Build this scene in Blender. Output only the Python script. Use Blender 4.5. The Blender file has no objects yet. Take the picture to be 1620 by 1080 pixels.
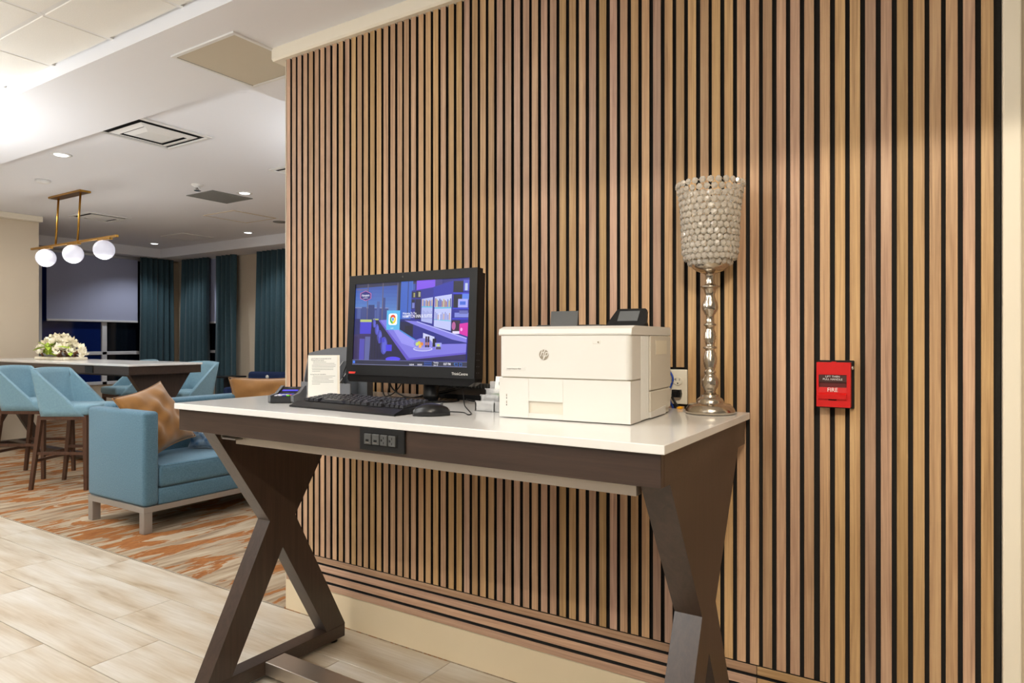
import bpy, bmesh, math, random
from mathutils import Vector, Matrix
random.seed(7)
C = bpy.context.scene.collection
PI = math.pi

# ------------------------------------------------------------------ camera, world, lights, exposure
CAMY, CAMH, YAW, FPX = -2.1973, 1.3281, 0.5643, 1058.84
cam_d = bpy.data.cameras.new('camera')
cam = bpy.data.objects.new('camera', cam_d); C.objects.link(cam)
cam.location = (0, CAMY, CAMH); cam.rotation_euler = (PI / 2, 0, YAW)
cam_d.sensor_fit = 'HORIZONTAL'; cam_d.sensor_width = 36.0
cam_d.lens = FPX / 1620 * 36; cam_d.shift_y = -(540 - 538.29) / 1620
cam_d.clip_start = 0.05
bpy.context.scene.camera = cam
sc = bpy.context.scene
sc.view_settings.view_transform = 'Standard'; sc.view_settings.look = 'None'
sc.view_settings.gamma = 1.0; sc.view_settings.use_curve_mapping = False
sc.view_settings.exposure = -0.12
w = bpy.data.worlds.new('dusk'); sc.world = w; w.use_nodes = True
w.node_tree.nodes['Background'].inputs[0].default_value = (0.03, 0.07, 0.25, 1)
w.node_tree.nodes['Background'].inputs[1].default_value = 0.28


def area(name, loc, sx, sy, power, col, rot=(0, 0, 0), spread=180):
    l = bpy.data.lights.new(name, 'AREA'); l.shape = 'RECTANGLE'; l.size = sx; l.size_y = sy
    l.energy = power; l.color = col; l.spread = math.radians(spread)
    o = bpy.data.objects.new(name, l); o.location = loc; o.rotation_euler = rot; C.objects.link(o)
    return o


def spot(name, loc, aim, power, col, ang, blend=0.4, size=0.05):
    l = bpy.data.lights.new(name, 'SPOT'); l.energy = power; l.color = col
    l.spot_size = math.radians(ang); l.spot_blend = blend; l.shadow_soft_size = size
    o = bpy.data.objects.new(name, l); o.location = loc; C.objects.link(o)
    o.rotation_euler = (Vector(aim) - Vector(loc)).to_track_quat('-Z', 'Y').to_euler()
    return o


WARM = (1.0, 0.90, 0.74); NEUT = (0.96, 0.985, 1.0); COOL = (0.95, 0.98, 1.0)
# troffers set in the tiled ceiling of the lobby (their housings are built below)
TROFFERS = [(-5.336, -1.047, 32, NEUT, 'white ceiling troffer nearest the mustard pillow corner of the sofa'), (-5.336, -4.097, 34, NEUT, 'white ceiling troffer deep in the lobby, away from the slatted wall'),
            (-2.286, -1.657, 22, NEUT, 'white ceiling troffer above the desk, in front of the computer'), (-2.286, -4.097, 24, NEUT, 'white ceiling troffer in the middle of the lobby'),
            (0.154, -1.657, 20, WARM, 'white ceiling troffer facing the red fire alarm')]
for x, y, p, c, _l in TROFFERS:
    area('troffer_light', (x, y, 2.822), 1.1, 0.5, p, c)
# added unseen bar light that puts the bright area on the slats
area('added_bar_light', (0.25, -3.0, 2.772), 0.9, 0.012, 62, WARM, (math.radians(60), 0, math.radians(4)), 150)
# added unseen bowl pendants that brighten the ceilings (bowls are built below)
ADDED_BOWLS = [(-5.55, -1.35, 1.95, 78, COOL, 'added frosted bowl pendant hanging over the tiles in front of the sofa arm'), (-2.4, -3.3, 2.20, 118, COOL, 'added frosted bowl pendant in the middle of the lobby'),
         (-3.5, 2.4, 2.30, 62, COOL, 'added frosted bowl pendant hidden behind the slatted wall'), (-7.6, -2.4, 2.2, 55, COOL, 'added frosted bowl pendant by the beige wall of the lobby')]
for x, y, z, p, c, _l in ADDED_BOWLS:
    area('added_bowl_uplight', (x, y, z), 0.3, 0.3, p, c, (PI, 0, 0))
for x, y, z, p in ((-2.4, -3.3, 2.03, 34), (-7.6, -2.4, 2.03, 12)):  # added fill at two bowls, brightening the desk front and slats
    l = bpy.data.lights.new('added_bowl_fill', 'POINT'); l.energy = p; l.color = (1, .97, .93); l.shadow_soft_size = 0.16
    o = bpy.data.objects.new('added_bowl_fill', l); o.location = (x, y, z - 0.12); C.objects.link(o)
# recessed downlights of the dining room
DOWN = [(-6.62, 2.593), (-11.39, 4.26), (-9.0, 4.376), (-6.647, 0.72)]
for (x, y), p in zip(DOWN, (60, 60, 45, 45)):
    spot('downlight_beam', (x, y, 2.965), (x, y, 0), p, COOL, 125, 0.6, 0.05)
for x, y in ((-5.2, 3.4), (-8.6, 0.9)):  # added ceiling fill for the dining room, no fixtures here
    area('added_dining_fill', (x, y, 2.96), 0.5, 0.5, 26, (1, .97, .93))


# ------------------------------------------------------------------ helpers
def S(r, g, b):
    f = lambda c: (c / 255 / 12.92) if c / 255 <= 0.04045 else ((c / 255 + 0.055) / 1.055) ** 2.4
    return (f(r), f(g), f(b), 1.0)


def mat(name, col, rough=0.5, metal=0.0, spec=0.5, bump=None, var=None, emit=None, estr=1.0, trans=0.0, ior=1.45, coat=0.0, sheen=0.0, alpha=1.0):
    """principled material; bump=(scale, strength), var=(scale, second colour, stretch)"""
    m = bpy.data.materials.new(name); m.use_nodes = True
    nt = m.node_tree; b = nt.nodes['Principled BSDF']; I = b.inputs
    I['Base Color'].default_value = col; I['Roughness'].default_value = rough; I['Metallic'].default_value = metal
    I['Specular IOR Level'].default_value = spec; I['Transmission Weight'].default_value = trans; I['IOR'].default_value = ior
    I['Coat Weight'].default_value = coat; I['Sheen Weight'].default_value = sheen; I['Alpha'].default_value = alpha
    if emit:
        I['Emission Color'].default_value = emit; I['Emission Strength'].default_value = estr
    tc = nt.nodes.new('ShaderNodeTexCoord')
    if var:
        mp = nt.nodes.new('ShaderNodeMapping'); mp.inputs['Scale'].default_value = var[2] if len(var) > 2 else (1, 1, 1)
        n = nt.nodes.new('ShaderNodeTexNoise'); n.inputs['Scale'].default_value = var[0]; n.inputs['Detail'].default_value = 5
        mx = nt.nodes.new('ShaderNodeMix'); mx.data_type = 'RGBA'
        nt.links.new(tc.outputs['Object'], mp.inputs[0]); nt.links.new(mp.outputs[0], n.inputs['Vector'])
        rp = nt.nodes.new('ShaderNodeMapRange'); rp.inputs[1].default_value = 0.3; rp.inputs[2].default_value = 0.7
        nt.links.new(n.outputs['Fac'], rp.inputs[0]); nt.links.new(rp.outputs[0], mx.inputs['Factor'])
        mx.inputs[6].default_value = col; mx.inputs[7].default_value = var[1]
        nt.links.new(mx.outputs[2], I['Base Color'])
    if bump:
        n2 = nt.nodes.new('ShaderNodeTexNoise'); n2.inputs['Scale'].default_value = bump[0]; n2.inputs['Detail'].default_value = 3
        bp = nt.nodes.new('ShaderNodeBump'); bp.inputs['Strength'].default_value = bump[1]; bp.inputs['Distance'].default_value = 0.002
        nt.links.new(tc.outputs['Object'], n2.inputs['Vector']); nt.links.new(n2.outputs['Fac'], bp.inputs['Height'])
        nt.links.new(bp.outputs[0], I['Normal'])
    return m


def ramp_node(nt, stops):
    r = nt.nodes.new('ShaderNodeValToRGB'); e = r.color_ramp.elements
    e[0].position, e[0].color = stops[0]; e[1].position, e[1].color = stops[-1]
    for p, c in stops[1:-1]:
        x = e.new(p); x.color = c
    return r


def wood(name, stops, axis=2, across=42, rough=0.45, objvar=True, bright=(0.78, 1.2), along=1.1, hue=None, spec=0.28):
    """grain stretched along one local axis; each object gets its own stretch of board and its own tone"""
    m = bpy.data.materials.new(name); m.use_nodes = True; nt = m.node_tree; b = nt.nodes['Principled BSDF']
    b.inputs['Roughness'].default_value = rough; b.inputs['Specular IOR Level'].default_value = spec
    tc = nt.nodes.new('ShaderNodeTexCoord'); oi = nt.nodes.new('ShaderNodeObjectInfo')
    mp = nt.nodes.new('ShaderNodeMapping'); s = [across] * 3; s[axis] = along; mp.inputs['Scale'].default_value = s
    mul = nt.nodes.new('ShaderNodeVectorMath'); mul.operation = 'SCALE'; mul.inputs['Scale'].default_value = 1.0
    cmb = nt.nodes.new('ShaderNodeCombineXYZ')
    mm = nt.nodes.new('ShaderNodeMath'); mm.operation = 'MULTIPLY'; mm.inputs[1].default_value = 53.0
    nt.links.new(oi.outputs['Random'], mm.inputs[0])
    for k in range(3):
        nt.links.new(mm.outputs[0], cmb.inputs[k])
    ad = nt.nodes.new('ShaderNodeVectorMath'); ad.operation = 'ADD'
    nt.links.new(tc.outputs['Object'], mp.inputs[0]); nt.links.new(mp.outputs[0], ad.inputs[0])
    if objvar:
        nt.links.new(cmb.outputs[0], ad.inputs[1])
    n = nt.nodes.new('ShaderNodeTexNoise'); n.inputs['Scale'].default_value = 1.0; n.inputs['Detail'].default_value = 6; n.inputs['Distortion'].default_value = 1.6
    nt.links.new(ad.outputs[0], n.inputs['Vector'])
    nf = nt.nodes.new('ShaderNodeTexNoise'); nf.inputs['Scale'].default_value = 7.0; nf.inputs['Detail'].default_value = 3
    nt.links.new(ad.outputs[0], nf.inputs['Vector'])
    mixf = nt.nodes.new('ShaderNodeMix'); mixf.inputs[0].default_value = 0.3
    nt.links.new(n.outputs['Fac'], mixf.inputs[2]); nt.links.new(nf.outputs['Fac'], mixf.inputs[3])
    r = ramp_node(nt, stops); nt.links.new(mixf.outputs[0], r.inputs[0])
    hs = nt.nodes.new('ShaderNodeHueSaturation'); nt.links.new(r.outputs[0], hs.inputs['Color'])
    if objvar:
        mr = nt.nodes.new('ShaderNodeMapRange'); mr.inputs[3].default_value, mr.inputs[4].default_value = bright
        nt.links.new(oi.outputs['Random'], mr.inputs[0]); nt.links.new(mr.outputs[0], hs.inputs['Value'])
        fr = nt.nodes.new('ShaderNodeMath'); fr.operation = 'MULTIPLY'; fr.inputs[1].default_value = 17.3
        f2 = nt.nodes.new('ShaderNodeMath'); f2.operation = 'FRACT'
        nt.links.new(oi.outputs['Random'], fr.inputs[0]); nt.links.new(fr.outputs[0], f2.inputs[0])
        h2 = nt.nodes.new('ShaderNodeMapRange'); h2.inputs[3].default_value, h2.inputs[4].default_value = hue or (0.487, 0.512)
        nt.links.new(f2.outputs[0], h2.inputs[0]); nt.links.new(h2.outputs[0], hs.inputs['Hue'])
        s2 = nt.nodes.new('ShaderNodeMapRange'); s2.inputs[3].default_value, s2.inputs[4].default_value = (0.82, 1.1)
        nt.links.new(f2.outputs[0], s2.inputs[0]); nt.links.new(s2.outputs[0], hs.inputs['Saturation'])
    nt.links.new(hs.outputs[0], b.inputs['Base Color'])
    bp = nt.nodes.new('ShaderNodeBump'); bp.inputs['Strength'].default_value = 0.12; bp.inputs['Distance'].default_value = 0.001
    nt.links.new(nf.outputs['Fac'], bp.inputs['Height']); nt.links.new(bp.outputs[0], b.inputs['Normal'])
    return m


_em = {}


def emis(r, g, b, k=1.2):
    key = (r, g, b, k)
    if key not in _em:
        m = bpy.data.materials.new('screen_colour'); m.use_nodes = True; nt = m.node_tree
        p = nt.nodes['Principled BSDF']; p.inputs['Base Color'].default_value = (0.01, 0.01, 0.01, 1); p.inputs['Roughness'].default_value = 0.35
        p.inputs['Emission Color'].default_value = S(r, g, b); p.inputs['Emission Strength'].default_value = k
        _em[key] = m
    return _em[key]


class MB:
    """collects shapes into one bmesh, then links them as ONE object"""
    def __init__(s):
        s.b = bmesh.new(); s.mi = 0

    def _fin(s, verts, M=None, mi=None, smooth=False):
        if M is not None:
            bmesh.ops.transform(s.b, matrix=M, verts=verts)
        fs = {f for v in verts for f in v.link_faces}
        for f in fs:
            f.material_index = s.mi if mi is None else mi; f.smooth = smooth
        return verts

    def box(s, x0, x1, y0, y1, z0, z1, bev=0.0, seg=2, M=None, mi=None, smooth=False):
        r = bmesh.ops.create_cube(s.b, size=1.0); v = r['verts']
        bmesh.ops.transform(s.b, matrix=Matrix.Translation(((x0 + x1) / 2, (y0 + y1) / 2, (z0 + z1) / 2)) @ Matrix.Diagonal((abs(x1 - x0), abs(y1 - y0), abs(z1 - z0), 1)), verts=v)
        if bev > 0:
            es = list({e for q in v for e in q.link_edges})
            n0 = set(s.b.verts)
            rr = bmesh.ops.bevel(s.b, geom=es, offset=bev, segments=seg, profile=0.5, affect='EDGES')
            v = list({q for f in rr['faces'] for q in f.verts} | {q for q in v if q.is_valid})
            # every vert connected to these
            st = list(v); seen = set(v)
            while st:
                q = st.pop()
                for e in q.link_edges:
                    o = e.other_vert(q)
                    if o not in seen:
                        seen.add(o); st.append(o)
            v = list(seen)
        return s._fin(v, M, mi, smooth)

    def prism(s, pts, h0, h1, axis='z', M=None, mi=None):
        """polygon extruded; axis x: pts are (y,z), axis y: (x,z), axis z: (x,y)"""
        def P(p, h):
            return {'x': (h, p[0], p[1]), 'y': (p[0], h, p[1]), 'z': (p[0], p[1], h)}[axis]
        a = [s.b.verts.new(P(p, h0)) for p in pts]; b = [s.b.verts.new(P(p, h1)) for p in pts]
        n = len(pts); fs = [s.b.faces.new(a[::-1]), s.b.faces.new(b)]
        for i in range(n):
            fs.append(s.b.faces.new((a[i], a[(i + 1) % n], b[(i + 1) % n], b[i])))
        bmesh.ops.recalc_face_normals(s.b, faces=fs)
        return s._fin(a + b, M, mi)

    def lathe(s, prof, n=32, M=None, mi=None, smooth=True, cap=True):
        rings = []
        for r, z in prof:
            rings.append([s.b.verts.new((r * math.cos(2 * PI * i / n), r * math.sin(2 * PI * i / n), z)) for i in range(n)])
        fs = []
        for a, b in zip(rings, rings[1:]):
            for i in range(n):
                fs.append(s.b.faces.new((a[i], a[(i + 1) % n], b[(i + 1) % n], b[i])))
        vs = [v for r in rings for v in r]
        s._fin(vs, None, mi, smooth)
        if cap:
            for r in (rings[0][::-1], rings[-1]):
                f = s.b.faces.new(r); f.smooth = False; f.material_index = s.mi if mi is None else mi; fs.append(f)
        bmesh.ops.recalc_face_normals(s.b, faces=fs)
        if M is not None:
            bmesh.ops.transform(s.b, matrix=M, verts=vs)
        return vs

    def tube(s, pts, r, n=8, mi=None, closed=False):
        pts = [Vector(p) for p in pts]; rings = []; up = Vector((0, 0, 1)); m = len(pts)
        for i, p in enumerate(pts):
            if closed:
                t = pts[(i + 1) % m] - pts[i - 1]
            else:
                t = (pts[min(i + 1, m - 1)] - pts[max(i - 1, 0)])
            t.normalize()
            a = t.cross(up) if abs(t.dot(up)) < 0.95 else t.cross(Vector((1, 0, 0)))
            a.normalize(); b = a.cross(t)
            rings.append([s.b.verts.new(p + r * (a * math.cos(2 * PI * k / n) + b * math.sin(2 * PI * k / n))) for k in range(n)])
        fs = []
        pairs = list(zip(rings, rings[1:])) + ([(rings[-1], rings[0])] if closed else [])
        for a, b in pairs:
            for k in range(n):
                fs.append(s.b.faces.new((a[k], a[(k + 1) % n], b[(k + 1) % n], b[k])))
        if not closed:
            fs.append(s.b.faces.new(rings[0][::-1])); fs.append(s.b.faces.new(rings[-1]))
        bmesh.ops.recalc_face_normals(s.b, faces=fs)
        return s._fin([v for q in rings for v in q], None, mi, True)

    def ball(s, c, r, sub=2, scale=(1, 1, 1), mi=None, smooth=True, R=None):
        v = bmesh.ops.create_icosphere(s.b, subdivisions=sub, radius=r)['verts']
        M = Matrix.Translation(c) @ (R or Matrix.Identity(4)) @ Matrix.Diagonal((*scale, 1))
        return s._fin(v, M, mi, smooth)

    def grid(s, fn, nu, nv, mi=None, smooth=True, closeu=False):
        V = [[s.b.verts.new(fn(i / (nu if closeu else nu - 1), j / (nv - 1))) for i in range(nu)] for j in range(nv)]
        fs = []
        for j in range(nv - 1):
            for i in range(nu if closeu else nu - 1):
                fs.append(s.b.faces.new((V[j][i], V[j][(i + 1) % nu], V[j + 1][(i + 1) % nu], V[j + 1][i])))
        s._fin([v for r in V for v in r], None, mi, smooth)
        return V, fs

    def poly(s, pts, mi=None):
        f = s.b.faces.new([s.b.verts.new(p) for p in pts]); f.material_index = s.mi if mi is None else mi
        return f

    def build(s, name, mats, parent=None, kind=None, M=None):
        me = bpy.data.meshes.new(name)
        if M is not None:
            bmesh.ops.transform(s.b, matrix=M, verts=s.b.verts)
        s.b.to_mesh(me); s.b.free()
        for m in (mats if isinstance(mats, (list, tuple)) else [mats]):
            me.materials.append(m)
        o = bpy.data.objects.new(name, me); C.objects.link(o)
        if parent:
            o.parent = parent
        if kind:
            o['kind'] = kind
        return o


def tag(o, label, cat, group=None):
    o['label'] = label; o['category'] = cat
    if group:
        o['group'] = group
    return o


def thing(name, label, cat, loc=(0, 0, 0), rz=0.0, group=None):
    o = bpy.data.objects.new(name, None); C.objects.link(o); o.location = loc; o.rotation_euler = (0, 0, rz)
    o.empty_display_size = 0.1
    return tag(o, label, cat, group)


def dup(root, loc, rz, label, group=None):
    r = root.copy(); C.objects.link(r); r.location = loc; r.rotation_euler = (0, 0, rz); r['label'] = label
    if group:
        r['group'] = group
    for ch in list(root.children):
        c = ch.copy(); C.objects.link(c); c.parent = r
        for g in list(ch.children):
            d = g.copy(); C.objects.link(d); d.parent = c
    return r


def clone(o, loc=None, rot=None, parent=None):
    c = o.copy(); C.objects.link(c)
    if loc is not None:
        c.location = loc
    if rot is not None:
        c.rotation_euler = rot
    if parent is not None:
        c.parent = parent
    return c


def text(name, body, size, m, parent, M, align='CENTER', shear=0.0, ext=0.0, sx=1.0, bold=0.0):
    cu = bpy.data.curves.new(name, 'FONT'); cu.body = body; cu.size = size; cu.align_x = align; cu.align_y = 'CENTER'; cu.shear = shear; cu.extrude = ext; cu.offset = bold
    t = bpy.data.objects.new('tmp_text', cu); C.objects.link(t)
    me = bpy.data.meshes.new_from_object(t.evaluated_get(bpy.context.evaluated_depsgraph_get()))
    bpy.data.objects.remove(t); bpy.data.curves.remove(cu)
    me.transform(M @ Matrix.Diagonal((sx, 1, 1, 1))); me.materials.clear(); me.materials.append(m); me.name = name
    o = bpy.data.objects.new(name, me); C.objects.link(o); o.parent = parent
    return o


T = Matrix.Translation
RX = lambda a: Matrix.Rotation(a, 4, 'X')
RY = lambda a: Matrix.Rotation(a, 4, 'Y')
RZ = lambda a: Matrix.Rotation(a, 4, 'Z')
FRONT = RX(PI / 2)          # text lying in xy -> stands in xz facing -y


def struct(name, mb, m, parent=None):
    return mb.build(name, m, parent, 'structure')


# ------------------------------------------------------------------ materials
M_slat = wood('walnut_slat', [(0.22, S(132, 100, 74)), (0.42, S(176, 138, 104)), (0.58, S(198, 160, 122)), (0.8, S(212, 178, 138))], 2, 55, 0.42, True, (0.80, 1.10), 1.3, (0.486, 0.512))
M_mdf = mat('black_slat_core', S(28, 24, 21), 0.85)
M_felt = mat('black_felt', S(34, 31, 28), 0.95, bump=(900, 0.3))
M_desk = wood('espresso_wood', [(0.2, S(44, 33, 27)), (0.5, S(60, 46, 38)), (0.8, S(74, 57, 47))], 0, 40, 0.33, False, along=1.5, spec=0.55)
M_deskv = wood('espresso_wood_upright', [(0.2, S(44, 33, 27)), (0.5, S(60, 46, 38)), (0.8, S(74, 57, 47))], 2, 40, 0.33, False, along=1.5, spec=0.55)
M_quartz = mat('white_quartz', S(236, 234, 231), 0.12, spec=0.5, var=(3, S(231, 229, 225)))
M_steel = mat('brushed_steel', S(196, 186, 174), 0.42, 1.0, bump=(300, 0.05))
M_paint = mat('beige_paint', S(226, 208, 176), 0.6, bump=(400, 0.08))
M_wallbeige = mat('wall_covering', S(212, 198, 176), 0.8, bump=(350, 0.15))
M_ceil = mat('ceiling_paint', S(238, 238, 241), 0.85)
M_trim = mat('trim_paint', S(238, 228, 208), 0.5)
M_lobby = mat('lobby_wall_paint', S(226, 224, 221), 0.8)
M_tileceil = mat('acoustic_tile', S(242, 239, 232), 0.95, bump=(700, 0.25), var=(260, S(235, 231, 222)))
M_white = mat('white_metal', S(232, 230, 226), 0.45)
M_black = mat('black_plastic', S(24, 24, 25), 0.42, spec=0.35)
M_blackg = mat('black_gloss', S(15, 15, 17), 0.15)
M_grey = mat('grey_plastic', S(104, 106, 110), 0.45)
M_dgrey = mat('dark_grey_plastic', S(72, 72, 71), 0.5)
M_printer = mat('printer_shell', S(224, 221, 215), 0.42)
M_printer2 = mat('printer_side_shell', S(218, 211, 197), 0.5)
M_sofa = mat('blue_upholstery', S(72, 106, 126), 0.95, bump=(900, 0.5), var=(120, S(90, 124, 142)), sheen=0.15)
M_stool = mat('pale_blue_upholstery', S(112, 146, 162), 0.9, bump=(900, 0.3), var=(60, S(122, 156, 170)), sheen=0.15)
M_mustard = mat('mustard_velvet', S(130, 86, 30), 0.75, bump=(300, 0.3), var=(9, S(148, 100, 40)), sheen=0.4)
M_bluepat = mat('blue_pattern', S(70, 110, 150), 0.9, var=(16, S(182, 196, 206)), bump=(500, 0.3))
M_navy = mat('navy_upholstery', S(30, 48, 88), 0.9, bump=(700, 0.3))
M_walnut = wood('stool_wood', [(0.2, S(58, 38, 28)), (0.5, S(80, 54, 40)), (0.8, S(98, 68, 50))], 2, 60, 0.45, False)
M_greywood = mat('grey_metal_leg', S(158, 150, 142), 0.45, 0.35)
M_brass = mat('aged_brass', S(176, 134, 62), 0.32, 1.0)
M_globe = mat('opal_glass', S(200, 200, 206), 0.25, emit=S(236, 236, 255), estr=0.5)
M_globe0 = mat('frosted_bowl', S(225, 222, 215), 0.4)
M_led = mat('led_lens', S(255, 255, 255), 0.3, emit=(0.92, 0.97, 1.0, 1), estr=4.0)
M_curtain = mat('teal_curtain', S(46, 72, 82), 0.85, bump=(800, 0.3), var=(220, S(56, 84, 94), (1, 1, .15)), sheen=0.2)
M_blind = mat('roller_blind_mesh', S(168, 174, 202), 0.9, bump=(900, 0.2))
M_frame = mat('window_frame_white', S(214, 216, 220), 0.45)
M_glass = mat('night_glass', S(14, 32, 92), 0.06, spec=0.6)
M_glass2 = mat('night_glass_dark', S(10, 16, 26), 0.06, spec=0.6)
M_pewter = mat('polished_pewter', S(200, 190, 176), 0.2, 1.0, bump=(60, 0.06))
M_crystal = mat('crystal', (1, .95, .86, 1), 0.04, trans=0.68, ior=1.5)
M_wire = mat('silver_wire', S(200, 180, 150), 0.3, 1.0)
M_acrylic = mat('clear_acrylic', (1, 1, 1, 1), 0.04, trans=0.72, ior=1.4)
M_red = mat('red_enamel', S(200, 26, 24), 0.35)
M_dred = mat('dark_red_label', S(92, 30, 28), 0.4)
M_brown = mat('dark_label', S(66, 36, 32), 0.4)
M_whiteink = mat('white_ink', S(240, 236, 230), 0.6)
M_paper = mat('paper', S(246, 245, 238), 0.8)
M_cream = mat('cream_acrylic', S(236, 226, 206), 0.3)
M_ink = mat('grey_ink', S(120, 118, 114), 0.8)
M_inkd = mat('dark_ink', S(40, 40, 44), 0.8)
M_outlet = mat('outlet_white', S(232, 224, 206), 0.4)
M_bluecable = mat('blue_cable', S(28, 70, 170), 0.45)
M_yellow = mat('yellow_tag', S(240, 170, 20), 0.5)
M_chrome = mat('chrome', S(210, 210, 210), 0.12, 1.0)
M_hole = mat('dark_recess', S(8, 8, 8), 0.9)
M_taupe = mat('taupe_ink', S(150, 140, 124), 0.5)
M_petal = mat('cream_petal', S(244, 234, 206), 0.7, var=(30, S(252, 246, 226)))
M_leaf = mat('lime_leaf', S(168, 190, 40), 0.6, var=(20, S(120, 150, 40)))
M_bark = mat('brown_bark', S(120, 84, 60), 0.9, bump=(80, 0.8))


def tile_mat():
    m = bpy.data.materials.new('wood_look_tile'); m.use_nodes = True; nt = m.node_tree; b = nt.nodes['Principled BSDF']
    b.inputs['Roughness'].default_value = 0.42; b.inputs['Specular IOR Level'].default_value = 0.35
    tc = nt.nodes.new('ShaderNodeTexCoord'); oi = nt.nodes.new('ShaderNodeObjectInfo')
    mm = nt.nodes.new('ShaderNodeMath'); mm.operation = 'MULTIPLY'; mm.inputs[1].default_value = 41.0
    nt.links.new(oi.outputs['Random'], mm.inputs[0])
    cb = nt.nodes.new('ShaderNodeCombineXYZ'); nt.links.new(mm.outputs[0], cb.inputs[0]); nt.links.new(mm.outputs[0], cb.inputs[1])
    ad = nt.nodes.new('ShaderNodeVectorMath'); ad.operation = 'ADD'
    nt.links.new(tc.outputs['Object'], ad.inputs[0]); nt.links.new(cb.outputs[0], ad.inputs[1])

    def noise(scale, sx, sy, det):
        mp = nt.nodes.new('ShaderNodeMapping'); mp.inputs['Scale'].default_value = (sx, sy, 1)
        nt.links.new(ad.outputs[0], mp.inputs[0])
        n = nt.nodes.new('ShaderNodeTexNoise'); n.inputs['Scale'].default_value = scale; n.inputs['Detail'].default_value = det; n.inputs['Distortion'].default_value = 0.25
        nt.links.new(mp.outputs[0], n.inputs['Vector']); return n
    n1 = noise(1.0, 1.7, 10, 7); n2 = noise(1.0, 4, 95, 5); n3 = noise(1.0, 1.2, 5.5, 4)
    r1 = ramp_node(nt, [(0.28, S(160, 141, 117)), (0.42, S(190, 177, 158)), (0.56, S(202, 194, 181)), (0.72, S(208, 202, 194))])
    nt.links.new(n1.outputs['Fac'], r1.inputs[0])
    r2 = ramp_node(nt, [(0.3, (0.80, 0.76, 0.70, 1)), (0.62, (1, 1, 1, 1))]); nt.links.new(n2.outputs['Fac'], r2.inputs[0])
    mu = nt.nodes.new('ShaderNodeMix'); mu.data_type = 'RGBA'; mu.blend_type = 'MULTIPLY'; mu.inputs[0].default_value = 0.55
    nt.links.new(r1.outputs[0], mu.inputs[6]); nt.links.new(r2.outputs[0], mu.inputs[7])
    r3 = ramp_node(nt, [(0.36, (0.88, 0.80, 0.69, 1)), (0.58, (1, 1, 1, 1))]); nt.links.new(n3.outputs['Fac'], r3.inputs[0])
    m2 = nt.nodes.new('ShaderNodeMix'); m2.data_type = 'RGBA'; m2.blend_type = 'MULTIPLY'; m2.inputs[0].default_value = 0.6
    nt.links.new(mu.outputs[2], m2.inputs[6]); nt.links.new(r3.outputs[0], m2.inputs[7])
    nt.links.new(m2.outputs[2], b.inputs['Base Color'])
    return m


def carpet_mat():
    m = bpy.data.materials.new('patterned_carpet'); m.use_nodes = True; nt = m.node_tree; b = nt.nodes['Principled BSDF']
    b.inputs['Roughness'].default_value = 1.0; b.inputs['Specular IOR Level'].default_value = 0.1
    tc = nt.nodes.new('ShaderNodeTexCoord')

    def noise(sx, sy, det, dist, rot=0.0):
        mp = nt.nodes.new('ShaderNodeMapping'); mp.inputs['Scale'].default_value = (sx, sy, 1); mp.inputs['Rotation'].default_value = (0, 0, rot)
        nt.links.new(tc.outputs['Object'], mp.inputs[0])
        n = nt.nodes.new('ShaderNodeTexNoise'); n.inputs['Scale'].default_value = 1; n.inputs['Detail'].default_value = det; n.inputs['Distortion'].default_value = dist
        n.inputs['Roughness'].default_value = 0.62
        nt.links.new(mp.outputs[0], n.inputs['Vector']); return n
    n0 = noise(17, 1.8, 6, 0.5); base = ramp_node(nt, [(0.35, S(128, 106, 86)), (0.5, S(162, 143, 120)), (0.66, S(184, 168, 146))]); nt.links.new(n0.outputs['Fac'], base.inputs[0])
    n1 = noise(7.5, 2.3, 8, 0.6); ms = ramp_node(nt, [(0.515, (0, 0, 0, 1)), (0.54, (1, 1, 1, 1))]); nt.links.new(n1.outputs['Fac'], ms.inputs[0])
    n2 = noise(30, 10, 3, 0); oc = ramp_node(nt, [(0.3, S(134, 84, 46)), (0.7, S(164, 110, 66))]); nt.links.new(n2.outputs['Fac'], oc.inputs[0])
    mx = nt.nodes.new('ShaderNodeMix'); mx.data_type = 'RGBA'
    nt.links.new(ms.outputs[0], mx.inputs[0]); nt.links.new(base.outputs[0], mx.inputs[6]); nt.links.new(oc.outputs[0], mx.inputs[7])
    nt.links.new(mx.outputs[2], b.inputs['Base Color'])
    nb = noise(700, 700, 2, 0); bp = nt.nodes.new('ShaderNodeBump'); bp.inputs['Strength'].default_value = 0.5; bp.inputs['Distance'].default_value = 0.004
    nt.links.new(nb.outputs['Fac'], bp.inputs['Height']); nt.links.new(bp.outputs[0], b.inputs['Normal'])
    return m


M_tile = tile_mat(); M_carpet = carpet_mat(); M_grout = mat('grout', S(74, 62, 50), 0.9)

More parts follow.
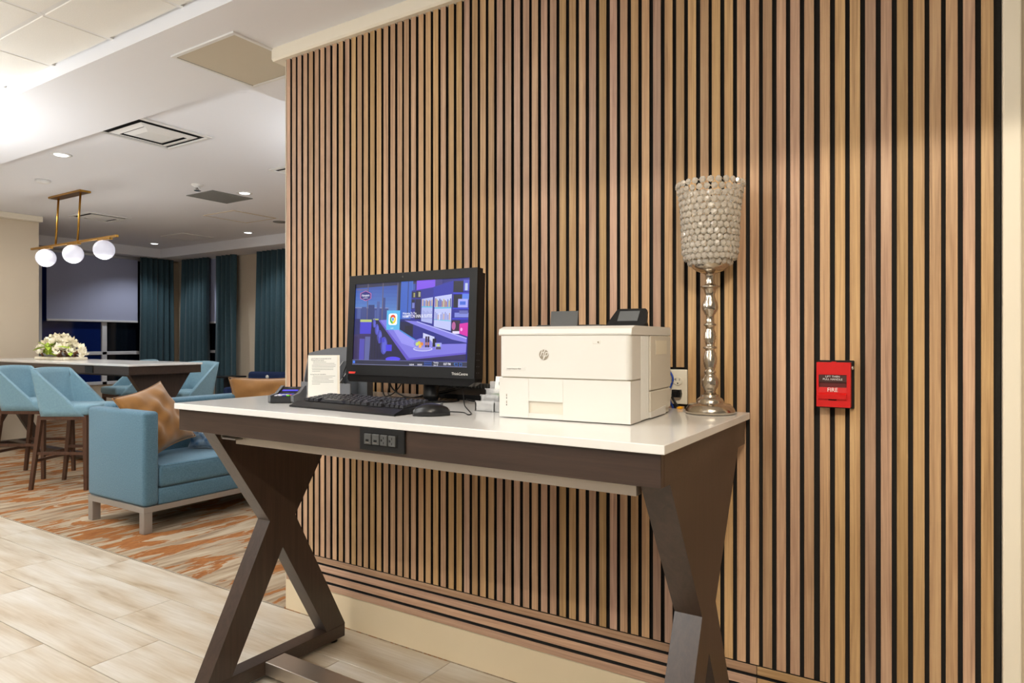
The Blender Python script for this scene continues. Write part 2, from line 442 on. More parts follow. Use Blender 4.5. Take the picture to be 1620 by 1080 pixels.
# ------------------------------------------------------------------ floor: tiles in courses, carpet beyond
mb = MB(); mb.box(-10.4, 4, -7, 0.0, -0.12, -0.004); floor = struct('floor', mb, M_grout)
TL, TWD = 1.2185, 0.2925
mb = MB(); mb.box(-TL / 2 + .0016, TL / 2 - .0016, -TWD / 2 + .0016, TWD / 2 - .0016, -0.012, 0.0, 0.0008, 1)
t0 = mb.build('tile', M_tile, floor)
offs = [-4.131, -4.529, -4.127, -3.303, -3.70, -4.30]
first = True
yb = 0.0
for row in range(11):
    yt = 0.003 if row == 0 else yb
    yb = -0.231 if row == 0 else yt - TWD
    ph = offs[row % 6]
    k0 = int((-8.2 - ph) / TL) - 1
    for k in range(k0, k0 + 9):
        xa = ph + k * TL
        if xa > 1.2 or xa + TL < -8.4:
            continue
        if row == 0:
            q = MB(); q.box(xa + .0012, xa + TL - .0012, yb + .0012, yt, -0.012, 0.0, 0.0012, 1)
            o = q.build('tile', M_tile, floor, M=T((-(xa + TL / 2), -(yb + yt) / 2, 0))); o.location = (xa + TL / 2, (yb + yt) / 2, 0)
        elif first:
            t0.location = (xa + TL / 2, (yb + yt) / 2, 0); first = False
        else:
            clone(t0, (xa + TL / 2, (yb + yt) / 2, 0), parent=floor)
mb = MB(); mb.box(-13, 4, 0.004, 6.0, -0.12, 0.004); struct('floor', mb, M_carpet)
mb = MB(); mb.box(-10.4, -2.73, 0.0, 0.005, -0.01, 0.005); struct('trim_1', mb, M_steel)

# ------------------------------------------------------------------ the slatted wall
mb = MB(); mb.box(-2.716, 0.147, 0.011, 0.14, 0.149, 2.78)
wall = struct('wall_back', mb, M_felt)
LX = [-2.7088, -2.6682, -2.6286, -2.5868, -2.5473, -2.5066, -2.4678, -2.4277, -2.3857, -2.3442, -2.3025, -2.2622, -2.2241, -2.1845, -2.145, -2.105, -2.0636, -2.0232, -1.9823, -1.9446, -1.9048, -1.8629, -1.8236, -1.7829, -1.7432, -1.7017, -1.6609, -1.622, -1.5818, -1.5423, -1.5021, -1.462, -1.4222, -1.3819, -1.3409, -1.3019, -1.2613, -1.2226, -1.1823, -1.1416, -1.1017, -1.0607, -1.0204, -0.9793, -0.9397, -0.8994, -0.8594, -0.8187, -0.7775, -0.7373, -0.6974, -0.6561, -0.6183, -0.5778, -0.5379, -0.4976, -0.4585, -0.4179, -0.3781, -0.3381, -0.2942, -0.2533, -0.2138, -0.1737, -0.1335, -0.0934, -0.0535, -0.0147, 0.0236, 0.0629, 0.1033]
SW = 0.0275


def slat_mesh(z0, z1, wdt):
    q = MB(); q.box(-wdt / 2, wdt / 2, 0, 0.0105, z0, z1, 0.0008, 1)
    for f in q.b.faces:
        if f.normal.y > -.5:
            f.material_index = 1
    return q


s0 = slat_mesh(0.304, 2.73, SW).build('slat', [M_slat, M_mdf], wall)
for i, x in enumerate(LX):
    cx = x + SW / 2
    if -0.765 < cx < -0.69:                 # cut around the wall outlet
        if i == 49 or i == 50 or True:
            for z0, z1 in ((0.304, 1.108), (1.238, 2.73)):
                o = slat_mesh(z0, z1, SW).build('slat', [M_slat, M_mdf], wall); o.location = (cx, 0, 0)
        continue
    if i == 0:
        s0.location = (cx, 0, 0)
    else:
        clone(s0, (cx, 0, 0), parent=wall)
for z0, z1 in ((0.2735, 0.3005), (0.234, 0.2635), (0.193, 0.223), (0.151, 0.181)):
    for xa, xb in ((-2.709, -0.478), (-0.476, 0.131)):
        q = MB(); L = xb - xa
        q = slat_mesh(-L / 2, L / 2, z1 - z0)
        o = q.build('slat', [M_slat, M_mdf], wall); o.rotation_euler = (0, PI / 2, 0); o.location = ((xa + xb) / 2, 0, (z0 + z1) / 2)
mb = MB(); mb.box(-2.722, 0.147, 0.004, 0.14, 0.0, 0.1475, 0.003, 1); struct('baseboard_back', mb, M_paint)
mb = MB(); mb.box(-2.722, -2.716, 0.004, 0.6, 0.1475, 2.78); struct('wall_end', mb, M_wallbeige)
mb = MB(); mb.prism([(-0.030, 2.722), (-0.022, 2.713), (0.16, 2.713), (0.16, 2.79), (-0.03, 2.79)], -2.783, 0.149, 'x'); struct('trim_2', mb, M_trim)
mb = MB(); mb.box(0.149, 0.189, -0.022, 0.12, 0.0, 2.8, 0.004, 2); struct('trim_3', mb, M_trim)
mb = MB(); mb.box(0.187, 4.0, 0.0, 0.14, 0.0, 2.8); struct('wall_right_of_panel', mb, M_wallbeige)

# ------------------------------------------------------------------ ceilings
SOF = 2.775
mb = MB(); mb.box(-10.3, 4, -0.425, 0.20, SOF, 3.2); mb.box(-3.335, 4, 0.20, 6.0, SOF, 3.2)
struct('ceiling', mb, M_ceil)
mb = MB(); mb.box(-13.2, -3.33, 0.20, 6.0, 3.0, 3.2); struct('ceiling', mb, M_ceil)
tg = MB(); tg.box(-10.3, 4, -7, -0.425, 2.853, 3.2); tgrid = struct('ceiling', tg, M_white)
q = MB(); q.box(-.296, .296, -.296, .296, -.012, 0.004, 0.004, 1); ct = q.build('ceiling_tile', M_tileceil, tgrid)
tro_cells = {(round(x, 1), round(y, 1)) for x, y, *_ in TROFFERS}
firstc = True
for i in range(-11, 7):
    for j in range(11):
        xc = -3.506 + .305 + i * .61; yc = -0.742 - .305 - j * .61 if j else None
        if j == 0:
            q = MB(); q.box(-.296, .296, -.145, .145, -.012, 0.004, 0.004, 1); o = q.build('ceiling_tile', M_tileceil, tgrid); o.location = (xc, -0.588, 2.851); continue
        yc = -0.742 - .305 - (j - 1) * .61
        if any(abs(xc - x) < .62 and abs(yc - y) < .32 for x, y, *_ in TROFFERS):
            continue
        if firstc:
            ct.location = (xc, yc, 2.851); firstc = False
        else:
            clone(ct, (xc, yc, 2.851), parent=tgrid)
q = MB()
for i in range(-11, 8):
    q.box(-3.506 + i * .61 - .012, -3.506 + i * .61 + .012, -7, -.425, 2.8415, 2.853)
for j in range(11):
    q.box(-10.3, 4, -.742 - j * .61 - .012, -.742 - j * .61 + .012, 2.842, 2.853)
q.build('ceiling_grid', M_white, tgrid)

# lobby walls behind the camera, plus an added strip cutting off the bar light
mb = MB(); mb.box(-0.75, 4, -2.56, -2.5, 2.645, 2.853); struct('added_light_blocker', mb, M_lobby)
mb = MB(); mb.box(4, 4.12, -7, 6, 0, 3); struct('wall_right', mb, M_lobby)
mb = MB(); mb.box(-10.42, 4.1, -7.12, -7, 0, 3); struct('wall_front', mb, M_lobby)
mb = MB(); mb.box(-10.42, -10.3, -7, 2.05, 0, 3.0); struct('wall_left', mb, M_wallbeige)
mb = MB(); mb.box(-12.5, -10.42, 1.95, 2.05, 0, 3.0); struct('wall_left_return', mb, M_wallbeige)
mb = MB(); mb.box(-10.3, -10.2, 0.2, 2.06, 2.925, 3.0, 0.006, 1); struct('trim_4', mb, M_trim)
# dining room back wall, window wall, perimeter drop
mb = MB(); mb.box(-12.6, 4, 5.28, 5.4, 0, 3.05); struct('wall_far', mb, M_wallbeige)
mb = MB(); mb.box(-12.5, -3.3, 4.72, 5.28, 2.84, 3.0); mb.box(-12.5, -12.0, 2.05, 4.72, 2.84, 3.0); struct('trim_5', mb, M_ceil)
WX = -12.36
mb = MB(); mb.box(WX - .12, WX, 2.05, 5.3, 0, .55); mb.box(WX - .12, WX, 5.14, 5.3, .55, 2.9); mb.box(WX - .12, WX, 2.05, 5.3, 2.82, 3.0); struct('wall_window_side', mb, M_wallbeige)

# window 1: the wide one with the roller blind
mb = MB()
for y0, y1, z0, z1 in ((2.05, 5.14, .55, .61), (2.05, 5.14, 2.78, 2.83), (2.88, 2.93, .55, 2.82), (3.862, 3.945, .55, 2.82), (5.09, 5.14, .55, 2.82), (2.05, 5.14, 1.075, 1.135)):
    mb.box(WX - .02, WX + .04, y0, y1, z0, z1, .006, 1)
win = struct('window_1', mb, M_frame)
q = MB(); q.box(WX - .01, WX, 2.93, 3.862, .6, 2.8); q.build('pane', M_glass, win)
q = MB(); q.box(WX - .01, WX, 3.945, 5.1, .6, 2.8); q.build('pane', M_glass2, win)
q = MB(); q.box(WX - .01, WX, 2.05, 2.88, .6, 2.8); q.build('pane', M_glass, win)
bl = thing('roller_blind', 'pale grey roller blind half drawn over the wide dusk window', 'blind', (WX + .075, 3.72, 2.8))
q = MB(); q.box(-.002, .002, -.74, .74, -1.12, 0.02); q.build('fabric', M_blind, bl)
q = MB(); q.box(-.012, .012, -.74, .74, -1.15, -1.115, .004, 1); q.build('hem_bar', M_frame, bl)
q = MB(); q.tube([(0, -.76, .01), (0, .76, .01)], .025, 10); q.build('roller', M_frame, bl)
# window 2 on the far wall, between the curtains
mb = MB()
for a, b, z0, z1 in ((-11.9, -11.85, .6, 2.84), (-10.7, -10.65, .6, 2.84), (-11.9, -10.65, .6, .65), (-11.9, -10.65, 1.1, 1.15), (-11.9, -10.65, 2.78, 2.84)):
    mb.box(a, b, 5.24, 5.3, z0, z1)
win2 = struct('window_2', mb, M_frame)
q = MB(); q.box(-11.85, -10.7, 5.262, 5.276, .65, 1.1); q.box(-11.85, -10.7, 5.262, 5.276, 1.15, 2.78); q.build('pane', M_glass2, win2)
bl2 = thing('roller_blind', 'narrow strip of dusky blind seen between two teal curtains', 'blind', (-11.28, 5.228, 2.8))
q = MB(); q.box(-.55, .55, -.002, .002, -1.13, .02); q.build('fabric', M_blind, bl2)
q = MB(); q.box(-.55, .55, -.01, .01, -1.16, -1.125, .003, 1); q.build('hem_bar', M_frame, bl2)


def curtain(label, a, b, const, along, z0=0.03, z1=2.86, folds=7, amp=0.058):
    """a pleated drop with thickness; along 'y' hangs on the window wall, 'x' on the far wall"""
    n = folds * 8 + 1; L = b - a
    th = thing('curtain', label, 'curtain', (const, (a + b) / 2, 0) if along == 'y' else ((a + b) / 2, const, 0), group='teal curtains of the dining room')
    q = MB(); ph = random.random() * 6

    def surf(off):
        def fn(u, v):
            t = (u - .5) * L * (1.0 + 0.06 * (1 - v)); z = z0 + (z1 - z0) * v
            d = amp * (0.7 + .3 * (1 - v)) * (math.sin(2 * PI * folds * u + ph + .5 * math.sin(3 * v + ph)) + .35 * math.sin(2 * PI * folds * 2.3 * u + 2 * ph)) + off
            return (d, t, z) if along == 'y' else (t, -d, z)
        return fn
    V1, f1 = q.grid(surf(0.0), n, 9); V2, f2 = q.grid(surf(-0.012), n, 9)
    for j in range(8):
        for i in (0, n - 1):
            q.b.faces.new((V1[j][i], V1[j + 1][i], V2[j + 1][i], V2[j][i]))
    for i in range(n - 1):
        for j in (0, 8):
            q.b.faces.new((V1[j][i], V1[j][i + 1], V2[j][i + 1], V2[j][i]))
    bmesh.ops.recalc_face_normals(q.b, faces=q.b.faces)
    q.build('drape', M_curtain, th)
    q = MB()
    q.box(*((-.02, .02, -L / 2, L / 2) if along == 'y' else (-L / 2, L / 2, -.02, .02)), z1, z1 + .02)
    q.build('track', M_white, th)


curtain('teal curtain beside the wide window blind', 4.43, 5.04, WX + .19, 'y', folds=6)
curtain('teal curtain just right of the beige room corner, before the narrow window', -11.95, -11.17, 5.13, 'x', folds=6)
curtain('slim teal curtain on the far side of the narrow window, beside bare beige wall', -10.95, -10.40, 5.13, 'x', folds=4)
curtain('darkest teal curtain nearest the end of the slatted wall', -9.76, -8.6, 5.13, 'x', folds=9)

# ------------------------------------------------------------------ ceiling fittings
for x, y, _p, _c, lab in TROFFERS:
    t = thing('ceiling_light', lab, 'ceiling light', (x, y, 2.853), group='lobby troffers')
    q = MB(); q.box(-.6, .6, -.3, .3, -.012, .004); q.box(-.57, .57, -.27, .27, -.014, -.011); q.build('frame', M_white, t)
q = MB(); q.box(-.52, .52, -.05, .05, -.02, .06, .01, 2, M=RX(0)); bl_ = q.build('added_bar_housing', M_white)
bl_.location = (0.25, -3.055, 2.775); tag(bl_, 'added long slim bar lamp behind the added light blocker', 'lamp')
for x, y, z, _p, _c, lab in ADDED_BOWLS:
    t = thing('added_bowl_pendant', lab, 'pendant lamp', (x, y, z), group='added bowl pendants')
    q = MB(); q.lathe([(.001, -.10), (.10, -.085), (.18, -.04), (.21, -.004), (.205, -.004), (.17, -.035), (.09, -.075), (.001, -.09)], 32, cap=False); q.build('bowl', M_globe0, t)
    q = MB()
    for k in range(3):
        a = 2 * PI * k / 3; q.tube([(.205 * math.cos(a), .205 * math.sin(a), -.004), (0, 0, .40)], .004, 6)
    q.tube([(0, 0, .38), (0, 0, (3.0 if y > 0 else 2.84) - z)], .006, 6); q.build('suspension', M_brass, t)


def diffuser(label, x, y, z, s, group, dark=True):
    t = thing('air_diffuser', label, 'ceiling vent', (x, y, z), group=group)
    def ring(a, b, z0, z1, z2, z3):
        """square louvre ring sloping from half-size a at z0.. to b"""
        k = MB(); P = lambda h, zz: [k.b.verts.new((sx * h, sy * h, zz)) for sx, sy in ((-1, -1), (1, -1), (1, 1), (-1, 1))]
        A, B, D, E = P(a, z0), P(b, z1), P(b - .004, z2), P(a - .006, z3)
        fs = []
        for U, W_ in ((A, B), (B, D), (D, E), (E, A)):
            for i in range(4):
                fs.append(k.b.faces.new((U[i], U[(i + 1) % 4], W_[(i + 1) % 4], W_[i])))
        bmesh.ops.recalc_face_normals(k.b, faces=fs); return k
    h = s / 2
    ring(h, h - .03, -.012, -.016, -.004, 0.0).build('frame', M_white, t)
    q = MB(); q.box(-h + .02, h - .02, -h + .02, h - .02, -.0035, -.001); q.build('plenum', M_hole, t)
    for a, d in ((h * .74, 0.014), (h * .50, .02)):
        ring(a, a - .05, -.012 - d * .3, -.02 - d * .6, -.016 - d * .6, -.008 - d * .3).build('louvre', M_white, t)
    q = MB(); q.box(-h * .34, h * .34, -h * .34, h * .34, -.03, -.024, .003, 1); q.build('centre_plate', M_white, t)
    return t


diffuser('square air diffuser half hidden behind the soffit edge', -5.33, 0.82, 3.0, .63, 'ceiling vents')
diffuser('far air diffuser behind the brass pendant rods', -9.56, 2.48, 3.0, .56, 'ceiling vents')
diffuser('air diffuser cut off by the slatted wall corner', -5.26, 2.3, 3.0, .5, 'ceiling vents')


def panel(name, label, x, y, z, sx, sy, m, rim=.018, mrim=None):
    t = thing(name, label, 'ceiling panel', (x, y, z))
    q = MB(); a, b = sx / 2, sy / 2
    for x0, x1, y0, y1 in ((-a, a, -b, -b + rim), (-a, a, b - rim, b), (-a, -a + rim, -b + rim, b - rim), (a - rim, a, -b + rim, b - rim)):
        q.box(x0, x1, y0, y1, -.008, .002)
    q.build('frame', mrim or M_white, t)
    q = MB(); q.box(-a + rim + .004, a - rim - .004, -b + rim + .004, b - rim - .004, -.005, .002); q.build('door', m, t)


M_panelc = mat('access_panel_paint', S(202, 192, 172), 0.7); M_panelg = mat('grey_grille', S(128, 128, 124), 0.8)
panel('access_panel', 'beige square access panel in the soffit by the wall corner', -3.03, -.005, SOF, .51, .49, M_panelc)
panel('return_grille', 'dark grey square grille beside the small round downlight', -7.045, 2.57, 3.0, .5, .52, M_panelg, .01, M_panelg)
panel('access_panel', 'thin framed square panel nearest the drop along the curtains', -7.94, 3.48, 3.0, .65, .66, M_ceil, .014, M_wallbeige)
panel('access_panel', 'faint whitish panel in the far corner of the dining ceiling', -10.2, 4.13, 3.0, .6, .55, M_ceil)
for (x, y), lab in zip(DOWN, ('bright round downlight beside the dark grey grille', 'bright round downlight above the wide window blind', 'small round downlight near the far ceiling drop', 'round twin spot downlight beside the soffit edge')):
    t = thing('downlight', lab, 'downlight', (x, y, 3.0), group='recessed downlights')
    q = MB(); q.lathe([(.085, 0), (.085, -.005), (.06, -.008), (.06, 0)], 24); q.build('trim_ring', M_white, t)
    q = MB(); q.lathe([(.058, -.002), (.05, -.009), (.001, -.010)], 24); q.build('lens', M_led, t)
sp = thing('sprinkler', 'white sprinkler head beside the dark grey ceiling grille', 'sprinkler', (-6.70, 2.07, 3.0))
q = MB(); q.lathe([(.06, 0), (.058, -.012), (.03, -.02), (.03, -.035)], 20); q.build('escutcheon', M_white, sp)
q = MB(); q.tube([(-.028, 0, -.03), (-.02, 0, -.06)], .005); q.tube([(.028, 0, -.03), (.02, 0, -.06)], .005); q.lathe([(.01, -.03), (.012, -.06), (.035, -.062), (.035, -.066)], 16); q.build('deflector', M_chrome, sp)
sm = thing('smoke_detector', 'small flat white ceiling disc left of the brass pendant', 'detector', (-7.876, 1.089, 3.0))
q = MB(); q.lathe([(.07, 0), (.068, -.02), (.05, -.03), (.001, -.031)], 24); q.build('cap', M_white, sm)
spk = thing('ceiling_speaker', 'flat round ceiling disc near the slatted wall edge', 'speaker', (-7.806, 4.028, 3.0))
q = MB(); q.lathe([(.1, 0), (.1, -.006), (.001, -.008)], 24); q.build('grille', M_panelg, spk)

# ------------------------------------------------------------------ brass pendant
pe = thing('pendant_light', 'brass linear pendant with three opal globes above the bar table', 'pendant lamp', (-8.24, 1.5, 3.0))
q = MB(); q.box(-.5, .24, .0, .12, -.022, 0, .003, 1); q.build('canopy', M_brass, pe)
for x in (-.38, .13):
    q = MB(); q.tube([(x, .06, -.02), (x, .03, -.56)], .011, 10); q.build('rod', M_brass, pe)
q = MB(); q.box(-.98, .97, .015, .045, -.585, -.56, .003, 1); q.build('bar', M_brass, pe)
for x in (-.62, .03, .70):
    h = MB(); h.box(x - .10, x + .14, .01, .05, -.600, -.578, .003, 1); h.build('holder', M_brass, pe)
    q = MB(); q.ball((x, .03, -.70), .105, 3); q.build('globe', M_globe, pe)
for x in (-.62, .03, .70):
    l = bpy.data.lights.new('globe_glow', 'POINT'); l.energy = 5; l.color = (1, .96, .92); l.shadow_soft_size = .1
    o = bpy.data.objects.new('globe_glow', l); o.location = (-8.24 + x, 1.53, 2.14); C.objects.link(o)

# ------------------------------------------------------------------ desk-type table (used for the near desk and the bar table)
ZD = 1.1016


def x_leg(q, x0, x1, yc, top=1.004, s=1.0):
    a, b, bt = .31 * s, .062 * s, .335 * s
    up = [(yc - a, top), (yc + a, top), (yc + b, .617), (yc - b, .617)]
    q.prism(up, x0, x1, 'x')
    lo_f = [(yc - b, .617), (yc + b, .617), (yc, .50), (yc - bt + .105 * s, .075), (yc - bt, .075)]
    lo_b = [(yc + b, .617), (yc + bt, .075), (yc + bt - .105 * s, .075), (yc, .50)]
    q.prism(lo_f[:2] + [lo_f[2]] + lo_f[3:], x0, x1, 'x'); q.prism(lo_b, x0, x1, 'x')


desk = thing('desk', 'white topped dark wood desk with X legs against the slatted wall', 'desk', (-1.413, -.4115, 0))
DX0, DX1, DY0, DY1 = -2.332 + 1.413, -.4935 + 1.413, -.803 + .4115, -.020 + .4115
q = MB(); q.box(DX0, DX1, DY0, DY1, ZD - .021, ZD, .0018, 2); q.build('desktop', M_quartz, desk)
q = MB()
AZ0, AZ1 = 1.004, ZD - .021
q.box(DX0 + .012, DX1 - .012, DY0 + .012, DY0 + .032, AZ0, AZ1, .001, 1); q.build('apron', M_desk, desk)
q = MB(); q.box(DX0 + .012, DX1 - .012, DY1 - .032, DY1 - .012, AZ0, AZ1); q.build('apron', M_desk, desk)
for x in (DX0 + .012, DX1 - .032):
    q = MB(); q.box(x, x + .02, DY0 + .0325, DY1 - .0325, AZ0, AZ1); q.build('apron', M_desk, desk)
YC = -.420 + .4115
for x1 in (-2.213, -.507):
    q = MB(); x_leg(q, x1 + 1.413 - .073, x1 + 1.413, YC); L = q.build('leg', M_deskv, desk)
    q = MB(); q.box(x1 + 1.413 - .073, x1 + 1.413, YC - .335, YC + .335, .02, .075, .002, 1); q.build('base_rail', M_desk, L)
    for y in (YC - .3, YC + .3):
        q = MB(); q.lathe([(.018, 0), (.018, .008), (.008, .01), (.008, .022)], 12, T((x1 + 1.413 - .036, y, 0))); q.build('foot', M_black, L)
q = MB(); q.box(-2.213 + 1.413, -.58 + 1.413, -.505 + .4115, -.412 + .4115, .022, .073, .003, 2); q.build('stretcher', M_steel, desk)
q = MB(); q.box(-2.07 + 1.413, -.585 + 1.413, -.735 + .4115, -.705 + .4115, .967, 1.03, .001, 1); q.build('support_bar', M_steel, desk)
q = MB(); q.box(-2.11 + 1.413, -2.03 + 1.413, -.765 + .4115, -.70 + .4115, .985, .99); q.box(-2.11 + 1.413, -2.105 + 1.413, -.765 + .4115, -.70 + .4115, .985, 1.02); q.build('bracket', M_greywood, desk)
# power module in the apron
pm = MB()
px0, px1, pz0, pz1 = -1.408 + 1.413, -1.237 + 1.413, 1.013, 1.079
yf = DY0 + .012
pm.box(px0, px1, yf - .007, yf + .002, pz0, pz1, .0025, 2); PM = pm.build('power_module', M_black, desk)
q = MB(); q.box(px0 + .02, px1 - .024, yf - .0078, yf - .0068, pz0 + .016, pz1 - .014); q.build('recess', M_hole, PM)
for k in range(4):
    xk = px0 + .0235 + k * .0308
    q = MB(); q.box(xk, xk + .0265, yf - .013, yf - .007, pz0 + .019, pz1 - .017, .0012, 1)
    if k < 2:
        q.box(xk + .007, xk + .019, yf - .0134, yf - .0128, pz0 + .026, pz0 + .0335, mi=1); q.box(xk + .007, xk + .019, yf - .0136, yf - .0128, pz0 + .0245, pz0 + .0256, mi=2)
    else:
        q.box(xk + .013, xk + .015, yf - .0134, yf - .0128, pz0 + .038, pz0 + .044, mi=1); q.box(xk + .013, xk + .015, yf - .0134, yf - .0128, pz0 + .024, pz0 + .030, mi=1); q.box(xk + .004, xk + .009, yf - .0134, yf - .0128, pz0 + .031, pz0 + .037, mi=1)
    q.build('port' if k < 2 else 'socket', [M_dgrey, M_hole, M_taupe], PM)

# ------------------------------------------------------------------ monitor (all in one computer)
mon = thing('computer', 'black all-in-one computer showing a hotel bar picture on its screen', 'computer', (-1.65, -.32, ZD))
TM = T((0, 0, 1.195 - ZD)) @ RX(math.radians(-3.0))
HW, HH = .310, .387
q = MB()
q.prism([(-HW, 0), (HW, 0), (HW, HH), (-HW, HH)], 0.002, 0.03, 'y', TM)
q.prism([(-HW + .01, -.0), (HW - .01, -.0), (HW - .012, HH - .012), (-HW + .012, HH - .012)], 0.03, 0.062, 'y', TM); q.build('back_shell', M_black, mon)
q = MB()
sx0, sx1, sz0, sz1 = -.277, .277, .0395, .3535
for a in ((-HW, sx0, 0, HH), (sx1, HW, 0, HH), (sx0, sx1, 0, sz0), (sx0, sx1, sz1, HH)):
    q.box(a[0], a[1], -.003, .004, a[2], a[3], M=TM)
bz = q.build('bezel', M_black, mon)
q = MB(); q.prism([(-HW + .012, -.027), (HW - .03, -.027), (HW - .004, -.012), (HW - .002, 0), (-HW + .004, 0), (-HW + .004, -.018)], .004, .05, 'y', TM); q.build('speaker_bar', M_blackg, mon)
q = MB(); q.lathe([(.004, 0), (.004, .0012), (.001, .0014)], 12, TM @ T((-.03, -.003, .371)) @ RX(PI / 2)); q.build('webcam', M_dgrey, bz)
q = MB(); q.prism([(-.293, .004), (-.262, .004), (-.256, .0115), (-.293, .0115)], -.0042, -.0028, 'y', TM); q.build('red_badge', mat('red_badge', S(226, 56, 42), .5), bz)
text('maker_lettering', 'ThinkCentre', .0135, M_whiteink, bz, TM @ T((.247, -.0034, .0155)) @ FRONT)
q = MB()
for k in range(4):
    for j in range(2):
        q.box(HW - .001, HW + .0006, .008 + j * .012, .0105 + j * .012, .02 + k * .022, .0225 + k * .022, M=TM)
q.build('side_ports', M_grey, mon)
bx_, by_ = .048, .085
q = MB(); q.lathe([(.112, 0), (.112, .004), (.105, .009), (.04, .013), (.035, .014)], 40, T((bx_, by_, 0)) @ Matrix.Diagonal((1, .85, 1, 1))); q.build('stand_base', M_blackg, mon)
q = MB(); q.lathe([(.036, .012), (.033, .02), (.032, .12)], 28, T((bx_, by_, 0)) @ Matrix.Diagonal((1, .7, 1, 1))); q.build('stand_neck', M_black, mon)

# picture on the screen: flat coloured shapes, each a hair in front of the one below
scr = MB(); mats = []; layer = [0]


def sp_(u, v, d):
    return TM @ Vector((sx0 + (sx1 - sx0) * u, .0018 - d, sz0 + (sz1 - sz0) * v))


def spoly(pts, col, k=1.2):
    m = emis(*col, k)
    if m not in mats:
        mats.append(m)
    layer[0] += 1; d = layer[0] * .00003
    f = scr.poly([sp_(min(max(u, 0), 1), min(max(v, 0), 1), d) for u, v in pts], mats.index(m))
    f.normal_update()
    if (TM.to_3x3() @ Vector((0, -1, 0))).dot(f.normal) < 0:
        f.normal_flip()


def px(x, y):        # from measurements of the picture to 0..1 on the screen
    top = 168 - .069 * (x - 105); bot = 890 + .024 * (x - 78)
    return ((x - 92) / 1035, 1 - (y - top) / (bot - top))


def sp(pts, col, k=1.2):
    spoly([px(*p) for p in pts], col, k)


def sr(x0, y0, x1, y1, col, k=1.2):
    sp([(x0, y0), (x1, y0), (x1, y1), (x0, y1)], col, k)


def sell(cx, cy, rx, ry, col, n=16):
    sp([(cx + rx * math.cos(2 * PI * i / n), cy + ry * math.sin(2 * PI * i / n)) for i in range(n)], col)


spoly([(0, 0), (1, 0), (1, 1), (0, 1)], (34, 34, 110))
for k in range(8):
    sr(60, 150 + k * 33, 660, 185 + k * 33, (44 + 5 * k, 72 + 7 * k, 160 + 4 * k))
spoly([(0, 1), (.56, 1), (.56, .965), (0, .95)], (38, 40, 74))
sr(80, 375, 420, 384, (120, 130, 180)); sr(80, 384, 420, 500, (44, 60, 130))
for a, b, c in ((115, 150, 382), (160, 205, 372), (225, 285, 352), (308, 335, 320), (366, 388, 285), (290, 305, 400), (345, 360, 390), (395, 415, 395)):
    sr(a, c, b, 490, random.choice([(52, 66, 128), (40, 54, 112), (70, 86, 150)]))
for x in (216, 362, 502):
    sr(x - 4, 150, x + 4, 495, (96, 86, 104))
sr(100, 214, 222, 220, (110, 96, 104))
sr(508, 130, 530, 400, (22, 24, 54)); sr(596, 120, 602, 420, (36, 44, 100)); sr(532, 130, 640, 480, (52, 92, 186)); sr(596, 120, 602, 440, (36, 44, 100)); sr(636, 130, 642, 300, (70, 110, 190))
# floor at lower left and seats
sp([(80, 610), (330, 600), (330, 850), (78, 848)], (52, 40, 92)); sr(150, 660, 200, 850, (76, 70, 170)); sr(205, 640, 255, 850, (88, 94, 150)); sr(90, 640, 130, 850, (44, 32, 80))
sr(85, 480, 150, 620, (30, 34, 96)); sr(150, 500, 275, 615, (66, 60, 196)); sr(150, 486, 265, 508, (176, 190, 110)); sr(280, 478, 330, 494, (176, 190, 110))
sp([(265, 490), (340, 490), (610, 850), (250, 850)], (24, 22, 62))
for cx, cy, rx, ry in ((290, 520, 14, 40), (318, 575, 20, 50), (346, 640, 24, 62), (390, 720, 34, 80)):
    sell(cx, cy, rx, ry, (66, 68, 170)); sell(cx + 6, cy + 4, rx * .6, ry * .8, (86, 92, 200))
sr(345, 650, 395, 690, (58, 56, 190)); sr(410, 712, 466, 770, (64, 56, 214)); sell(480, 842, 70, 22, (78, 66, 226))
for x in (275, 300, 330, 360):
    sr(x, 640, x + 5, 835, (16, 16, 40))
# cabinets on the right
sp([(632, 220), (835, 170), (1000, 120), (1140, 95), (1140, 700), (632, 500)], (30, 34, 140))
sp([(675, 125), (838, 112), (838, 185), (675, 215)], (120, 76, 222)); sp([(838, 112), (900, 108), (900, 165), (838, 185)], (52, 46, 120))
sp([(825, 185), (990, 130), (990, 245), (825, 285)], (36, 44, 160))
sr(634, 230, 668, 285, (18, 18, 46)); sr(672, 222, 716, 285, (18, 18, 46)); sr(634, 300, 664, 385, (18, 18, 46)); sr(668, 298, 718, 480, (22, 22, 60))
sr(650, 240, 664, 280, (150, 150, 90)); sr(694, 232, 712, 276, (160, 160, 130)); sr(640, 330, 662, 380, (110, 120, 190))
sp([(726, 295), (822, 278), (822, 520), (726, 498)], (168, 176, 226)); sp([(838, 275), (982, 250), (982, 585), (838, 545)], (184, 190, 236))
sp([(726, 362), (822, 360), (822, 374), (726, 372)], (96, 180, 214)); sp([(838, 372), (982, 366), (982, 380), (838, 384)], (96, 180, 214)); sp([(838, 478), (982, 490), (982, 500), (838, 486)], (110, 190, 220))
for k in range(9):
    x = 732 + k * 10; sr(x, 300 + (k * 7) % 18, x + 7, 362, random.choice([(196, 150, 70), (60, 60, 120), (206, 190, 120), (90, 110, 190), (160, 100, 80)]))
for k in range(12):
    x = 844 + k * 11.5; sr(x, 288 + (k * 11) % 30, x + 8, 368, random.choice([(180, 170, 60), (50, 52, 110), (210, 180, 90), (80, 100, 190), (150, 90, 70), (40, 60, 150)]))
for k in range(11):
    x = 846 + k * 12; sr(x, 412 + (k * 13) % 30, x + 7, 486, random.choice([(140, 146, 200), (120, 130, 200), (190, 150, 120), (210, 214, 244)]))
